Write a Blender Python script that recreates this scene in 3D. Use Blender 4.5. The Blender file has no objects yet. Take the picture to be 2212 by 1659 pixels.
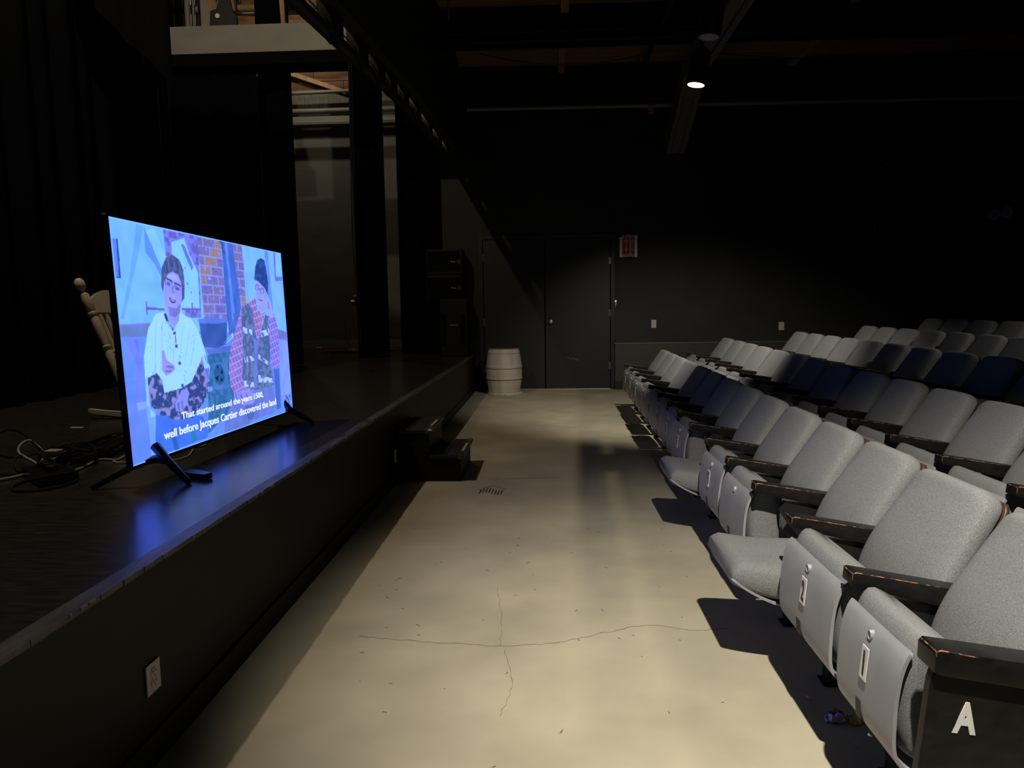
import bpy, bmesh, math, random
import numpy as np
from mathutils import Vector, Matrix
random.seed(7)
SC = bpy.context.scene
COL = SC.collection

# ------------------------------------------------------------------ camera
cam_data = bpy.data.cameras.new('camera')
cam = bpy.data.objects.new('camera', cam_data)
COL.objects.link(cam)
cam_data.sensor_width = 36.0
cam_data.lens = 1533.0 / 2212.0 * 36.0
cam_data.clip_start = 0.02
yaw, pitch, roll = -0.048924, 0.104773, 0.013502
_f = Vector((math.sin(yaw)*math.cos(pitch), math.cos(yaw)*math.cos(pitch), -math.sin(pitch)))
_r = Vector((math.cos(yaw), -math.sin(yaw), 0))
_d = _f.cross(_r)
_r2 = _r*math.cos(roll) + _d*math.sin(roll)
_d2 = -_r*math.sin(roll) + _d*math.cos(roll)
cam.matrix_world = Matrix(((_r2.x, -_d2.x, -_f.x, 0), (_r2.y, -_d2.y, -_f.y, 0), (_r2.z, -_d2.z, -_f.z, 1.3), (0, 0, 0, 1)))
SC.camera = cam

# ------------------------------------------------------------------ world, lights, exposure
world = bpy.data.worlds.new('world'); SC.world = world
world.use_nodes = True
world.node_tree.nodes['Background'].inputs[0].default_value = (0.45, 0.57, 0.8, 1)
world.node_tree.nodes['Background'].inputs[1].default_value = 0.03
SC.view_settings.view_transform = 'Standard'
SC.view_settings.look = 'None'
SC.view_settings.gamma = 1.0
SC.view_settings.exposure = 0.0
SC.view_settings.use_curve_mapping = False

def spot(loc, target, energy, size, blend, color, radius):
    ld = bpy.data.lights.new('spot_lamp', 'SPOT')
    ld.energy = energy; ld.spot_size = math.radians(size); ld.spot_blend = blend
    ld.color = color; ld.shadow_soft_size = radius
    lo = bpy.data.objects.new('spot_lamp', ld); COL.objects.link(lo)
    lo.location = loc
    lo.rotation_euler = (Vector(target)-Vector(loc)).to_track_quat('-Z', 'Y').to_euler()
    return lo
WARM = (1.0, 0.91, 0.73)
spot((0.50, 0.65, 3.25), (1.06, 2.35, 0), 740, 68, 0.9, WARM, 0.03)        # aimed spotlight above and behind the camera
spot((1.29, 6.42, 3.17), (1.85, 9.0, 0), 330, 86, 0.7, WARM, 0.03)          # the aimed downlight in view
spot((4.7, 4.5, 3.5), (4.0, 6.3, 0.6), 90, 64, 0.7, WARM, 0.04)               # spotlight over the rear rows
wl = bpy.data.lights.new('work_or_fill_light', 'POINT'); wl.energy = 320; wl.color = (1.0, 0.84, 0.6); wl.shadow_soft_size = 0.05
wo = bpy.data.objects.new('work_or_fill_light', wl); COL.objects.link(wo); wo.location = (-3.3, 3.9, 6.4)   # work light over the stage
wings_fill = bpy.data.lights.new('work_or_fill_light', 'POINT'); wings_fill.energy = 62; wings_fill.color = (1.0, 0.84, 0.6); wings_fill.shadow_soft_size = 0.06
wings_fill_ob = bpy.data.objects.new('work_or_fill_light', wings_fill); COL.objects.link(wings_fill_ob); wings_fill_ob.location = (-4.5, 12.3, 6.3)   # added unseen fill lamp, brightens the grey wall and boards in the wings

# ------------------------------------------------------------------ materials
def mat(name, base, rough=0.6, metal=0.0, spec=0.5, noise=None, bump=None, emit=None, mottled=None, coat=0):
    m = bpy.data.materials.new(name); m.use_nodes = True
    nt = m.node_tree; b = nt.nodes['Principled BSDF']
    b.inputs['Base Color'].default_value = (*base, 1)
    b.inputs['Roughness'].default_value = rough
    b.inputs['Metallic'].default_value = metal
    b.inputs['Specular IOR Level'].default_value = spec
    b.inputs['Coat Weight'].default_value = coat
    tc = nt.nodes.new('ShaderNodeTexCoord')
    def mapped(scale3):
        mp = nt.nodes.new('ShaderNodeMapping'); mp.inputs['Scale'].default_value = scale3
        nt.links.new(tc.outputs['Object'], mp.inputs['Vector']); return mp
    if noise:   # (scale3, detail, dark colour, light colour, lo, hi)
        s3, det, c0, c1, lo, hi = noise
        n = nt.nodes.new('ShaderNodeTexNoise'); n.inputs['Scale'].default_value = 1.0; n.inputs['Detail'].default_value = det
        nt.links.new(mapped(s3).outputs[0], n.inputs['Vector'])
        r = nt.nodes.new('ShaderNodeValToRGB'); r.color_ramp.elements[0].position = lo; r.color_ramp.elements[1].position = hi
        r.color_ramp.elements[0].color = (*c0, 1); r.color_ramp.elements[1].color = (*c1, 1)
        nt.links.new(n.outputs['Fac'], r.inputs['Fac']); nt.links.new(r.outputs['Color'], b.inputs['Base Color'])
        if mottled:  # second, large-scale stain multiplied over the first (scale, amount)
            n2 = nt.nodes.new('ShaderNodeTexNoise'); n2.inputs['Scale'].default_value = mottled[0]; n2.inputs['Detail'].default_value = 5
            nt.links.new(tc.outputs['Object'], n2.inputs['Vector'])
            mr = nt.nodes.new('ShaderNodeMapRange'); mr.inputs['From Min'].default_value = 0.3; mr.inputs['From Max'].default_value = 0.7
            mr.inputs['To Min'].default_value = 1-mottled[1]; mr.inputs['To Max'].default_value = 1+mottled[1]*0.5
            nt.links.new(n2.outputs['Fac'], mr.inputs['Value'])
            mx = nt.nodes.new('ShaderNodeVectorMath'); mx.operation = 'SCALE'
            nt.links.new(r.outputs['Color'], mx.inputs[0]); nt.links.new(mr.outputs[0], mx.inputs['Scale'])
            nt.links.new(mx.outputs[0], b.inputs['Base Color'])
    if bump:    # (scale3, strength, distance)
        n = nt.nodes.new('ShaderNodeTexNoise'); n.inputs['Scale'].default_value = 1.0; n.inputs['Detail'].default_value = 3
        nt.links.new(mapped(bump[0]).outputs[0], n.inputs['Vector'])
        bp = nt.nodes.new('ShaderNodeBump'); bp.inputs['Strength'].default_value = bump[1]; bp.inputs['Distance'].default_value = bump[2]
        nt.links.new(n.outputs['Fac'], bp.inputs['Height']); nt.links.new(bp.outputs[0], b.inputs['Normal'])
    if emit:
        b.inputs['Emission Color'].default_value = (*emit[0], 1); b.inputs['Emission Strength'].default_value = emit[1]
    return m

M = {}
M['floor'] = mat('painted_concrete', (.4, .36, .27), .48, spec=.35, noise=((3, 3, 3), 8, (.40, .37, .29), (.50, .46, .36), .3, .7), bump=((60, 60, 60), .12, .002), mottled=(1.1, .16))
M['ledge'] = mat('dark_green_grey_paint', (.034, .035, .031), .5)
M['cap'] = mat('ledge_edge_paint', (.09, .09, .08), .5)
M['crack'] = mat('crack_brown', (.12, .10, .08), .9)  # dark brown of the floor cracks and grit
M['scuff'] = mat('scuff_rubber', (.07, .065, .06), .8)
M['wall'] = mat('black_wall_paint', (.02, .021, .02), .62, spec=.3, noise=((2, 2, 2), 4, (.017, .018, .017), (.024, .025, .023), .3, .7), bump=((90, 90, 90), .15, .002))
M['wall_grey'] = mat('grey_wall_paint', (.07, .07, .06), .7, noise=((1.5, 1.5, 4), 5, (.12, .12, .108), (.16, .157, .143), .3, .7))
M['door'] = mat('black_door_paint', (.017, .018, .017), .45, spec=.35)
M['dark'] = mat('black_paint', (.012, .012, .013), .5)
M['stage'] = mat('black_stage_floor', (.012, .012, .012), .24, spec=.7, noise=((14, 60, 14), 9, (.017, .0165, .016), (.050, .047, .042), .35, .8), bump=((10, 80, 10), .12, .001))
M['stage_edge'] = mat('worn_stage_edge', (.05, .048, .044), .45, noise=((30, 6, 30), 6, (.02, .019, .018), (.085, .08, .075), .35, .65))
M['chip'] = mat('chipped_paint', (.2, .19, .175), .7)
M['soffit'] = mat('matt_black_soffit', (.004, .004, .004), .95, spec=.1)
M['stage_front'] = mat('black_stage_front', (.012, .0118, .011), .55, spec=.2, noise=((3, 3, 9), 6, (.006, .006, .0055), (.012, .0118, .0105), .3, .7))
M['curtain'] = mat('black_velour', (.0018, .002, .0034), .95, spec=.08)
M['fabric'] = mat('grey_tweed', (.2, .2, .19), .95, spec=.1, noise=((620, 620, 420), 2, (.125, .131, .145), (.285, .296, .318), .36, .64), bump=((650, 650, 420), .7, .0015), mottled=(3.0, .12))
M['pan'] = mat('grey_vinyl', (.34, .36, .40), .42, spec=.4, noise=((6, 6, 6), 5, (.27, .28, .315), (.32, .33, .365), .3, .7), bump=((90, 90, 90), .15, .002))
M['black'] = mat('black_metal', (.012, .012, .013), .38)
M['arm'] = mat('black_lacquered_wood', (.009, .009, .009), .4, spec=.25, noise=((18, 18, 40), 5, (.006, .006, .0065), (.013, .012, .012), .4, .7))
M['worn'] = mat('worn_bare_wood', (.30, .12, .05), .5, noise=((45, 45, 45), 5, (.014, .012, .011), (.36, .16, .08), .47, .60))
M['shell'] = mat('brown_back_shell', (.05, .026, .02), .4, spec=.3, noise=((8, 8, 30), 4, (.038, .02, .015), (.062, .03, .021), .3, .7))
M['white'] = mat('white_plastic', (.75, .75, .75), .4)
M['numeral'] = mat('black_print', (.01, .01, .01), .6)
M['letter'] = mat('white_letter', (.72, .74, .76), .5)
M['ivory'] = mat('ivory_plastic', (.5, .48, .42), .4)
M['slot'] = mat('dark_slot', (.02, .02, .02), .6)
M['chrome'] = mat('brushed_metal', (.6, .6, .58), .3, metal=1)
M['barrel'] = mat('white_painted_staves', (.5, .47, .42), .6, noise=((9, 9, 2), 6, (.42, .39, .34), (.60, .57, .51), .3, .7))
M['rust'] = mat('rusty_hoop_line', (.12, .05, .02), .8)
M['lidwood'] = mat('stained_barrel_head', (.2, .09, .04), .7, noise=((12, 40, 12), 6, (.12, .05, .02), (.28, .13, .06), .3, .7))
M['rocker'] = mat('cream_painted_wood', (.56, .49, .38), .5, noise=((10, 10, 10), 5, (.50, .43, .33), (.60, .53, .42), .3, .7))
M['plank'] = mat('rough_brown_boards', (.10, .05, .025), .85, noise=((2, 22, 14), 8, (.06, .03, .016), (.21, .11, .058), .3, .7), bump=((4, 60, 40), .5, .006))
M['roof_board'] = mat('brightened_roof_boards', (.2, .1, .05), .85, noise=((2, 22, 14), 8, (.12, .06, .03), (.42, .22, .11), .3, .7), bump=((4, 60, 40), .5, .006))  # brown board colours made lighter, standing in for light on the house ceiling
M['batten'] = mat('pale_timber', (.34, .22, .12), .7, noise=((20, 20, 4), 6, (.24, .15, .08), (.42, .28, .16), .3, .7))
M['beam_grey'] = mat('grey_painted_beam', (.13, .13, .12), .6, noise=((2, 2, 5), 4, (.22, .22, .20), (.27, .27, .245), .3, .7))
M['beam_dark'] = mat('dark_painted_beam', (.012, .0115, .011), .6)
M['timber_grey'] = mat('weathered_grey_timber', (.11, .11, .10), .75, noise=((30, 30, 3), 6, (.07, .07, .065), (.15, .15, .135), .3, .7))
M['pipe'] = mat('grey_steel_pipe', (.16, .16, .15), .5)
M['cable_black'] = mat('black_cable_rubber', (.012, .012, .012), .4)
M['cable_white'] = mat('white_cable', (.42, .38, .32), .5)
M['tv'] = mat('black_television_plastic', (.01, .01, .011), .25)
M['speaker'] = mat('black_speaker_paint', (.0045, .0045, .0048), .6, spec=.25, bump=((300, 300, 300), .4, .002))
M['grille'] = mat('black_speaker_grille', (.0022, .0022, .0022), .8, spec=.1)
M['logo'] = mat('silver_logo', (.5, .5, .5), .4)
M['red'] = mat('red_print', (.35, .02, .025), .5)
M['redplastic'] = mat('red_plastic', (.5, .04, .02), .5)
M['yellow'] = mat('yellow_tag', (.7, .6, .3), .5)
M['tape'] = mat('worn_tape_strip', (.6, .52, .42), .6)
M['foil_blue'] = mat('pale_blue_foil', (.45, .5, .75), .3, metal=.2)
M['foil_yellow'] = mat('yellow_green_foil', (.5, .48, .05), .3, metal=.2)
M['foil_red'] = mat('red_foil', (.3, .04, .06), .4)
M['paper'] = mat('crumb_of_paper', (.5, .5, .48), .8)
M['copper'] = mat('copper_fitting', (.35, .1, .05), .5)
M['lens'] = mat('lamp_lens', (1, .95, .85), .4, emit=((1, .93, .78), 14))
M['lens_off'] = mat('unlit_lamp_lens', (.3, .3, .3), .3)

# ------------------------------------------------------------------ helpers
class MB:
    """collects shapes into one mesh"""
    def __init__(s): s.v = []; s.f = []; s.mi = []
    def add(s, vs, fs, mi=0):
        o = len(s.v); s.v += [tuple(v) for v in vs]; s.f += [tuple(i+o for i in f) for f in fs]; s.mi += [mi]*len(fs); return s
    def box(s, x0, x1, y0, y1, z0, z1, c=0, mi=0):
        if c <= 0:
            v = [(x, y, z) for x in (x0, x1) for y in (y0, y1) for z in (z0, z1)]
            return s.add(v, [(0, 1, 3, 2), (4, 6, 7, 5), (0, 4, 5, 1), (2, 3, 7, 6), (0, 2, 6, 4), (1, 5, 7, 3)], mi)
        bm = bmesh.new(); bmesh.ops.create_cube(bm, size=1)
        for v in bm.verts: v.co = Vector(((x0+x1)/2+v.co.x*(x1-x0), (y0+y1)/2+v.co.y*(y1-y0), (z0+z1)/2+v.co.z*(z1-z0)))
        bmesh.ops.bevel(bm, geom=bm.edges[:], offset=c, segments=2, affect='EDGES', profile=.6)
        return s.bm(bm, mi)
    def bm(s, bm, mi=0):
        bm.verts.ensure_lookup_table(); bm.verts.index_update()
        s.add([v.co[:] for v in bm.verts], [[v.index for v in f.verts] for f in bm.faces], mi); bm.free(); return s
    def prism(s, pts, axis, a0, a1, mi=0, bev=0):
        """polygon extruded along an axis; pts in the two other axes, in xyz order"""
        def P(p, a):
            return {'x': (a, p[0], p[1]), 'y': (p[0], a, p[1]), 'z': (p[0], p[1], a)}[axis]
        n = len(pts); bm = bmesh.new()
        A = [bm.verts.new(P(p, a0)) for p in pts]; B = [bm.verts.new(P(p, a1)) for p in pts]
        bm.faces.new(A); bm.faces.new(B[::-1])
        for i in range(n): bm.faces.new((A[i], B[i], B[(i+1) % n], A[(i+1) % n]))
        bmesh.ops.recalc_face_normals(bm, faces=bm.faces[:])
        if bev: bmesh.ops.bevel(bm, geom=bm.edges[:], offset=bev, segments=2, affect='EDGES', profile=.6)
        return s.bm(bm, mi)
    def tube(s, pts, r, n=8, mi=0, cap=True, closed=False):
        pts = [Vector(p) for p in pts]; rr = r if isinstance(r, (list, tuple)) else [r]*len(pts)
        vs = []; fs = []; up = None
        for i, p in enumerate(pts):
            t = (pts[min(i+1, len(pts)-1)] - pts[max(i-1, 0)]).normalized()
            if up is None: up = Vector((0, 0, 1)) if abs(t.z) < .9 else Vector((1, 0, 0))
            a = t.cross(up)
            if a.length < 1e-4: a = t.orthogonal()
            a.normalize(); b = a.cross(t).normalized(); up = b
            for k in range(n):
                an = 2*math.pi*k/n
                vs.append(p + a*math.cos(an)*rr[i] + b*math.sin(an)*rr[i])
        m = len(pts)
        for i in range(m-1):
            for k in range(n): fs.append((i*n+k, i*n+(k+1) % n, (i+1)*n+(k+1) % n, (i+1)*n+k))
        if cap: fs.append(tuple(range(n))[::-1]); fs.append(tuple(range((m-1)*n, m*n)))
        return s.add(vs, fs, mi)
    def lathe(s, prof, c, n=24, axis='z', mi=0, a0=0, a1=2*math.pi):
        """prof = [(radius, height)] about a vertical (or x / y) axis through c"""
        vs = []; fs = []; full = abs(a1-a0-2*math.pi) < 1e-6; nn = n if full else n+1
        for r, h in prof:
            for k in range(nn):
                an = a0+(a1-a0)*k/n; x, y = r*math.cos(an), r*math.sin(an)
                vs.append({'z': (c[0]+x, c[1]+y, c[2]+h), 'x': (c[0]+h, c[1]+x, c[2]+y), 'y': (c[0]+x, c[1]+h, c[2]+y)}[axis])
        for i in range(len(prof)-1):
            for k in range(n if full else n):
                k2 = (k+1) % nn if full else k+1
                fs.append((i*nn+k, i*nn+k2, (i+1)*nn+k2, (i+1)*nn+k))
        return s.add(vs, fs, mi)
    def mesh(s, name, mats, smooth=False):
        me = bpy.data.meshes.new(name); me.from_pydata(s.v, [], s.f)
        for m in (mats if isinstance(mats, (list, tuple)) else [mats]): me.materials.append(m)
        me.polygons.foreach_set('material_index', s.mi)
        bm = bmesh.new(); bm.from_mesh(me); bmesh.ops.remove_doubles(bm, verts=bm.verts[:], dist=1e-6)
        bmesh.ops.recalc_face_normals(bm, faces=bm.faces[:]); bm.to_mesh(me); bm.free()
        if smooth:
            me.polygons.foreach_set('use_smooth', [True]*len(me.polygons))
            try: me.set_sharp_from_angle(angle=math.radians(40 if smooth is True else smooth))
            except Exception: pass
        me.update(); return me
    def build(s, name, mats, parent=None, smooth=False):
        return link(name, s.mesh(name, mats, smooth), parent)

def link(name, me, parent=None):
    o = bpy.data.objects.new(name, me); COL.objects.link(o)
    if parent is not None: o.parent = parent
    return o
def empty(name, loc=(0, 0, 0), rz=0):
    o = bpy.data.objects.new(name, None); COL.objects.link(o); o.location = loc; o.rotation_euler = (0, 0, rz)
    o.empty_display_size = .1; return o
def tag(o, label=None, cat=None, group=None, kind=None):
    if label: o['label'] = label
    if cat: o['category'] = cat
    if group: o['group'] = group
    if kind: o['kind'] = kind
    return o
def struct(o): o['kind'] = 'structure'; return o
def text_mesh(txt, size, depth=.0006, bold=0.0):
    cu = bpy.data.curves.new('txt', 'FONT'); cu.body = txt; cu.size = size; cu.extrude = depth; cu.offset = bold
    cu.align_x = 'CENTER'; cu.align_y = 'CENTER'; cu.resolution_u = 4
    o = bpy.data.objects.new('txt', cu); COL.objects.link(o)
    dg = bpy.context.evaluated_depsgraph_get(); dg.update()
    me = bpy.data.meshes.new_from_object(o.evaluated_get(dg), preserve_all_data_layers=False, depsgraph=dg)
    bpy.data.objects.remove(o); bpy.data.curves.remove(cu)
    return me
def fit(me, w, h, mat_):
    """centre a text mesh and scale it to w x h"""
    co = np.array([v.co[:] for v in me.vertices]); lo, hi = co.min(0), co.max(0); c = (lo+hi)/2
    s = (w/(hi[0]-lo[0]), h/(hi[1]-lo[1]))
    for v in me.vertices: v.co = ((v.co.x-c[0])*s[0], (v.co.y-c[1])*s[1], v.co.z)
    me.materials.clear(); me.materials.append(mat_); return me
def basis(o, right, up, loc):
    r = Vector(right).normalized(); u = Vector(up).normalized(); n = r.cross(u)
    o.matrix_local = Matrix(((r.x, u.x, n.x, loc[0]), (r.y, u.y, n.y, loc[1]), (r.z, u.z, n.z, loc[2]), (0, 0, 0, 1)))
def smooth_path(pts, n=6):
    P = [Vector(p) for p in pts]; out = []
    for i in range(len(P)-1):
        p0 = P[max(i-1, 0)]; p1 = P[i]; p2 = P[i+1]; p3 = P[min(i+2, len(P)-1)]
        for k in range(n):
            t = k/n
            out.append(.5*((2*p1) + (p2-p0)*t + (2*p0-5*p1+4*p2-p3)*t*t + (3*p1-p0-3*p2+p3)*t**3))
    out.append(P[-1]); return out
def drape(name, pts, z0, z1, mtl, parent=None, amp=.03, wave=.16, seed=1, bottom=None, thick=.012):
    """hanging cloth along a plan path, gathered in vertical folds"""
    rnd = random.Random(seed); path = [Vector((*p, 0)) for p in pts]
    seg = [(path[i+1]-path[i]).length for i in range(len(path)-1)]; L = sum(seg); n = max(8, int(L/wave*10))
    ph = [rnd.uniform(0, 6.28) for _ in range(4)]; rows = 8; vs = []; fs = []
    for side in (0, 1):
        for j in range(rows+1):
            for i in range(n+1):
                d = L*i/n; k = 0; dd = d
                while k < len(seg)-1 and dd > seg[k]: dd -= seg[k]; k += 1
                t = (path[k+1]-path[k]).normalized(); p = path[k]+t*dd; nn = Vector((-t.y, t.x, 0))
                q = j/rows
                a = amp*(math.sin(d/wave*6.28+ph[0]+.6*math.sin(d*2.3+ph[1])) + .5*math.sin(d/wave*3.3+ph[2]+q*.8))*(1-.35*q)
                zb = z0 if bottom is None else bottom(i/n)
                p = p + nn*(a+(thick if side else 0)); vs.append((p.x, p.y, zb+(z1-zb)*q))
    W = n+1; O = (rows+1)*W
    for side in (0, 1):
        for j in range(rows):
            for i in range(n):
                a = side*O+j*W+i; fs.append((a, a+1, a+1+W, a+W) if side else (a, a+W, a+1+W, a+1))
    for i in range(n):
        fs.append((i, i+1, O+i+1, O+i)); a = rows*W+i; fs.append((a, O+a, O+a+1, a+1))
    for j in range(rows):
        a = j*W; fs.append((a, O+a, O+a+W, a+W)); a = j*W+n; fs.append((a, a+W, O+a+W, O+a))
    return MB().add(vs, fs).build(name, mtl, parent, smooth=60)

# ------------------------------------------------------------------ room shell
YW = 11.48; ZS = .585; XE = -1.15; ZC = 5.05
fl = struct(MB().box(-1.6, 9.0, -1.5, YW+.1, -.12, 0).build('floor', M['floor']))
def ribbon(pts, w, seed=3, z=.0004, h=.0006):
    rnd = random.Random(seed); mb = MB(); P = smooth_path([(p[0], p[1], z) for p in pts], 10)
    P = [p+Vector((rnd.uniform(-1, 1)*.004, rnd.uniform(-1, 1)*.006, 0)) for p in P]
    for a, b in zip(P[:-1], P[1:]):
        t = (b-a); nn = Vector((-t.y, t.x, 0)).normalized()*w*rnd.uniform(.3, 1)/2
        mb.prism([(a+nn)[:2], (b+nn)[:2], (b-nn)[:2], (a-nn)[:2]], 'z', z, z+h)
    return mb
ribbon([(-.76, 2.70), (-.5, 2.66), (-.19, 2.63), (.026, 2.66), (.2, 2.74), (.41, 2.82), (.59, 2.78), (.72, 2.8)], .0026).build('crack', M['crack'], fl)
ribbon([(-.19, 2.63), (-.2, 2.9), (-.24, 3.2)], .0018, 5).build('crack', M['crack'], fl)
ribbon([(-.17, 2.6), (-.13, 2.35), (-.16, 2.15)], .0018, 6).build('crack', M['crack'], fl)
ribbon([(-.45, 5.36), (-.2, 5.37), (.1, 5.40)], .006, 8).build('crack', M['crack'], fl)
sc = MB()
for i in range(8):
    x = -.49+i*.022; y = 4.98+.035*math.sin(i*.8)
    sc.prism([(x, y-.06), (x+.011, y-.06), (x+.016, y+.06), (x+.004, y+.06)], 'z', .0004, .001)
for i in range(10):
    a0, a1 = (.2+.25*i/10*10*.1), 0
    x = -.5+i*.02; y = 5.03+.09*math.sin(i/9*3.14)
    sc.prism([(x, y), (x+.02, y+.01), (x+.02, y+.018), (x, y+.008)], 'z', .0004, .001)
sc.build('scuff_mark', M['scuff'], fl)
rs = random.Random(11); dots = MB()
for i in range(60):
    x = rs.uniform(-.85, .7); y = rs.uniform(1.75, 4.2); a = rs.uniform(0, 3.14); l = rs.uniform(.002, .012); w = .0016
    dx, dy = math.cos(a)*l, math.sin(a)*l; nx, ny = -math.sin(a)*w, math.cos(a)*w
    dots.prism([(x-dx-nx, y-dy-ny), (x+dx-nx, y+dy-ny), (x+dx+nx, y+dy+ny), (x-dx+nx, y-dy+ny)], 'z', .0004, .0009)
tag(dots.build('grit_speck', M['crack'], fl), kind='stuff')

# raked seating floor, one low step per row
TS = (0, .0105, .008, .006, .005); TZ = (0, .055, .148, .22, .305)
for k in range(1, 5):
    x0 = 1.62+.8*1.052*(k-1)+.0; x1 = x0+.842 if k < 4 else 8.98; mb = MB(); q = .03
    vs = [(x0-.12, -1.0), (x1-.12, -1.0), (x1+.23, YW-.11), (x0+.23, YW-.11)]
    zt = [TZ[k]+TS[k]*(v[1]-3) for v in vs]
    mb.add([(v[0], v[1], .0005) for v in vs]+[(v[0], v[1], z_) for v, z_ in zip(vs, zt)], [(0, 1, 2, 3), (4, 5, 6, 7), (0, 1, 5, 4), (1, 2, 6, 5), (2, 3, 7, 6), (3, 0, 4, 7)])
    struct(mb.build('trim_%d' % (k+10), M['dark']))

wb = struct(MB().box(-2.0, -1.02, YW, YW+.15, 0, ZC+1.9).box(1.09, 9.0, YW, YW+.15, 0, ZC).box(-1.02, 1.09, YW, YW+.15, 2.43, ZC).box(-1.02, 1.09, YW+.06, YW+.15, 0, 2.43).build('wall_back', M['wall']))
ribbon([(0, 0), (.01, .4), (.03, .8), (.015, 1.3), (.02, 1.65), (.05, 1.95), (.11, 2.0)], .012, 9)  # (shape reused below on the wall)
cr = ribbon([(0, 0), (.02, .4), (.05, .8), (.06, 1.3), (.1, 1.7), (.12, 1.82), (.25, 1.86)], .012, 9).build('crack', M['chip'], wb)
cr.matrix_local = Matrix(((1, 0, 0, 5.06), (0, 0, -1, YW), (0, 1, 0, 1.6), (0, 0, 0, 1)))
struct(MB().box(9.0, 9.15, -1.5, YW+.15, -.1, ZC).build('wall_right', M['wall']))
struct(MB().box(-2.15, -2.0, YW, 14.0, ZS, 7).build('wall_return', M['wall']))
led = struct(MB().box(1.10, 8.99, YW-.09, YW, .0, .725).build('trim_1', M['ledge']))
MB().box(1.09, 8.99, YW-.10, YW, .725, .745, .004).build('ledge_cap', M['cap'], led)
struct(MB().box(1.09, 8.99, YW-.105, YW-.09, 0, .13, .003).build('baseboard_back', M['wall']))

# double door
def leaf(name, x0, x1, hinge_x, zs_, knob=None):
    d = struct(MB().box(x0+.006, x1-.006, YW-.012, YW+.03, .012, 2.40, .003).build(name, M['door']))
    for z in zs_:
        h = MB(); h.tube([(hinge_x, YW-.022, z-.055), (hinge_x, YW-.022, z+.055)], .009, 8); h.box(hinge_x-.012, hinge_x+.012, YW-.016, YW-.011, z-.055, z+.055)
        h.build('hinge', M['chrome'], d, smooth=True)
    if knob:
        k = MB(); k.lathe([(0, -.005), (.036, -.005), (.034, -.012), (.013, -.014), (.013, -.04), (.028, -.046), (.033, -.062), (.026, -.078), (0, -.082)], (knob[0], YW-.008, knob[1]), 20, 'y')
        k.build('knob', M['chrome'], d, smooth=True)
    return d
leaf('door_1', -1.0, -.018, -1.0, (2.12, 1.10, .35))
d2 = leaf('door_2', -.012, 1.03, 1.02, (2.05, 1.22, .38), (.078, 1.094))
ribbon([(0, 0), (.05, -.035), (.09, -.02), (.17, -.05)], .013, 4).build('scratch', M['chip'], d2).matrix_local = Matrix(((1, 0, 0, .34), (0, 0, -1, YW-.012), (0, 1, 0, .52), (0, 0, 0, 1)))
struct(MB().box(-1.07, -1.005, YW-.03, YW+.02, 0, 2.47, .004).box(1.035, 1.10, YW-.03, YW+.02, 0.0, 2.47, .004).box(-1.005, 1.035, YW-.03, YW+.02, 2.41, 2.47, .004).build('trim_2', M['door']))
struct(MB().box(-1.0, 1.035, YW-.012, YW+.03, 0, .012).build('trim_3', M['chrome']))

# ceiling of the house: boards, joists, dark beams
ce = struct(MB().box(-1.42, 9.0, -1.5, YW+.15, ZC+.03, ZC+.12).build('ceiling', M['dark']))
rp = random.Random(5)
y = 8.3
pl_meshes = [MB().box(0, 1, -.098, .098, -.015, .02, 0).mesh('plank', M['roof_board']) for _ in range(1)]
while y < YW:
    x = -1.35+rp.uniform(-.5, 0)
    while x < 8.9:
        L = rp.uniform(2.2, 3.6)
        p = link('plank', pl_meshes[0], ce); p.location = (max(x, -1.4), y, ZC+.012+rp.uniform(-.006, .006)); p.scale = (min(L, 8.95-x)-.01, 1, 1)
        x += L
    y += .2
for x in (.21, 3.72):
    MB().box(x, x+.10, 8.3, YW, ZC-.11, ZC-.01, .004).build('joist', M['batten'], ce)
def beamobj(label, *boxes, m='beam_dark', cat='beam', name='ceiling_beam', grp=None):
    mb = MB()
    for b in boxes: mb.box(*b, .006)
    return tag(mb.build(name, M[m]), label, cat, grp)
beamobj('long black ceiling beam across the house, nearer the camera', (-1.35, 8.95, 9.25, 9.42, 4.60, 5.03), (-1.35, 8.95, 9.20, 9.47, 4.60, 4.63), (-1.35, 8.95, 9.17, 9.25, 4.70, 4.73))
tb = MB(); tb.box(1.86, 2.0, 3.0, 10.15, 4.32, 4.56, .005); tb.box(2.02, 2.1, 3.0, 10.15, 4.32, 4.56, .005)
tb_o = tag(tb.build('timber_beam', M['timber_grey']), 'grey weathered timber beam running under the ceiling with a knee brace at the wall', 'beam')
kb = MB()
for x0, x1 in ((1.87, 1.93), (1.935, 2.06), (2.065, 2.15)):
    kb.prism([(YW-.02, 3.68), (YW-.02, 3.95), (10.15, 4.56), (9.9, 4.36), (YW-.16, 3.66)], 'x', x0, x1, 0, .004)
kb.build('knee_brace', M['timber_grey'], tb_o)
tag(MB().tube([(1.5, 4.0, 4.75), (1.42, 11.47, 4.75)], .035, 10).build('ceiling_pipe', M['beam_dark'], smooth=True), 'dark pipe running lengthwise left of the timber beam', 'pipe')
cp = tag(MB().tube([(-1.2, YW-.07, 4.41), (8.9, YW-.07, 4.36)], .03, 10).build('conduit_pipe', M['beam_grey'], smooth=True), 'thin grey pipe running across the top of the far black wall', 'pipe')
fit_ = MB(); fit_.lathe([(.0, -.05), (.045, -.05), (.045, .05), (0, .05)], (1.64, YW-.07, 4.385), 12, 'x'); fit_.box(1.60, 1.68, YW-.11, YW-.03, 4.27, 4.40, .006); fit_.build('pipe_fitting', M['copper'], cp, smooth=True)
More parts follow.
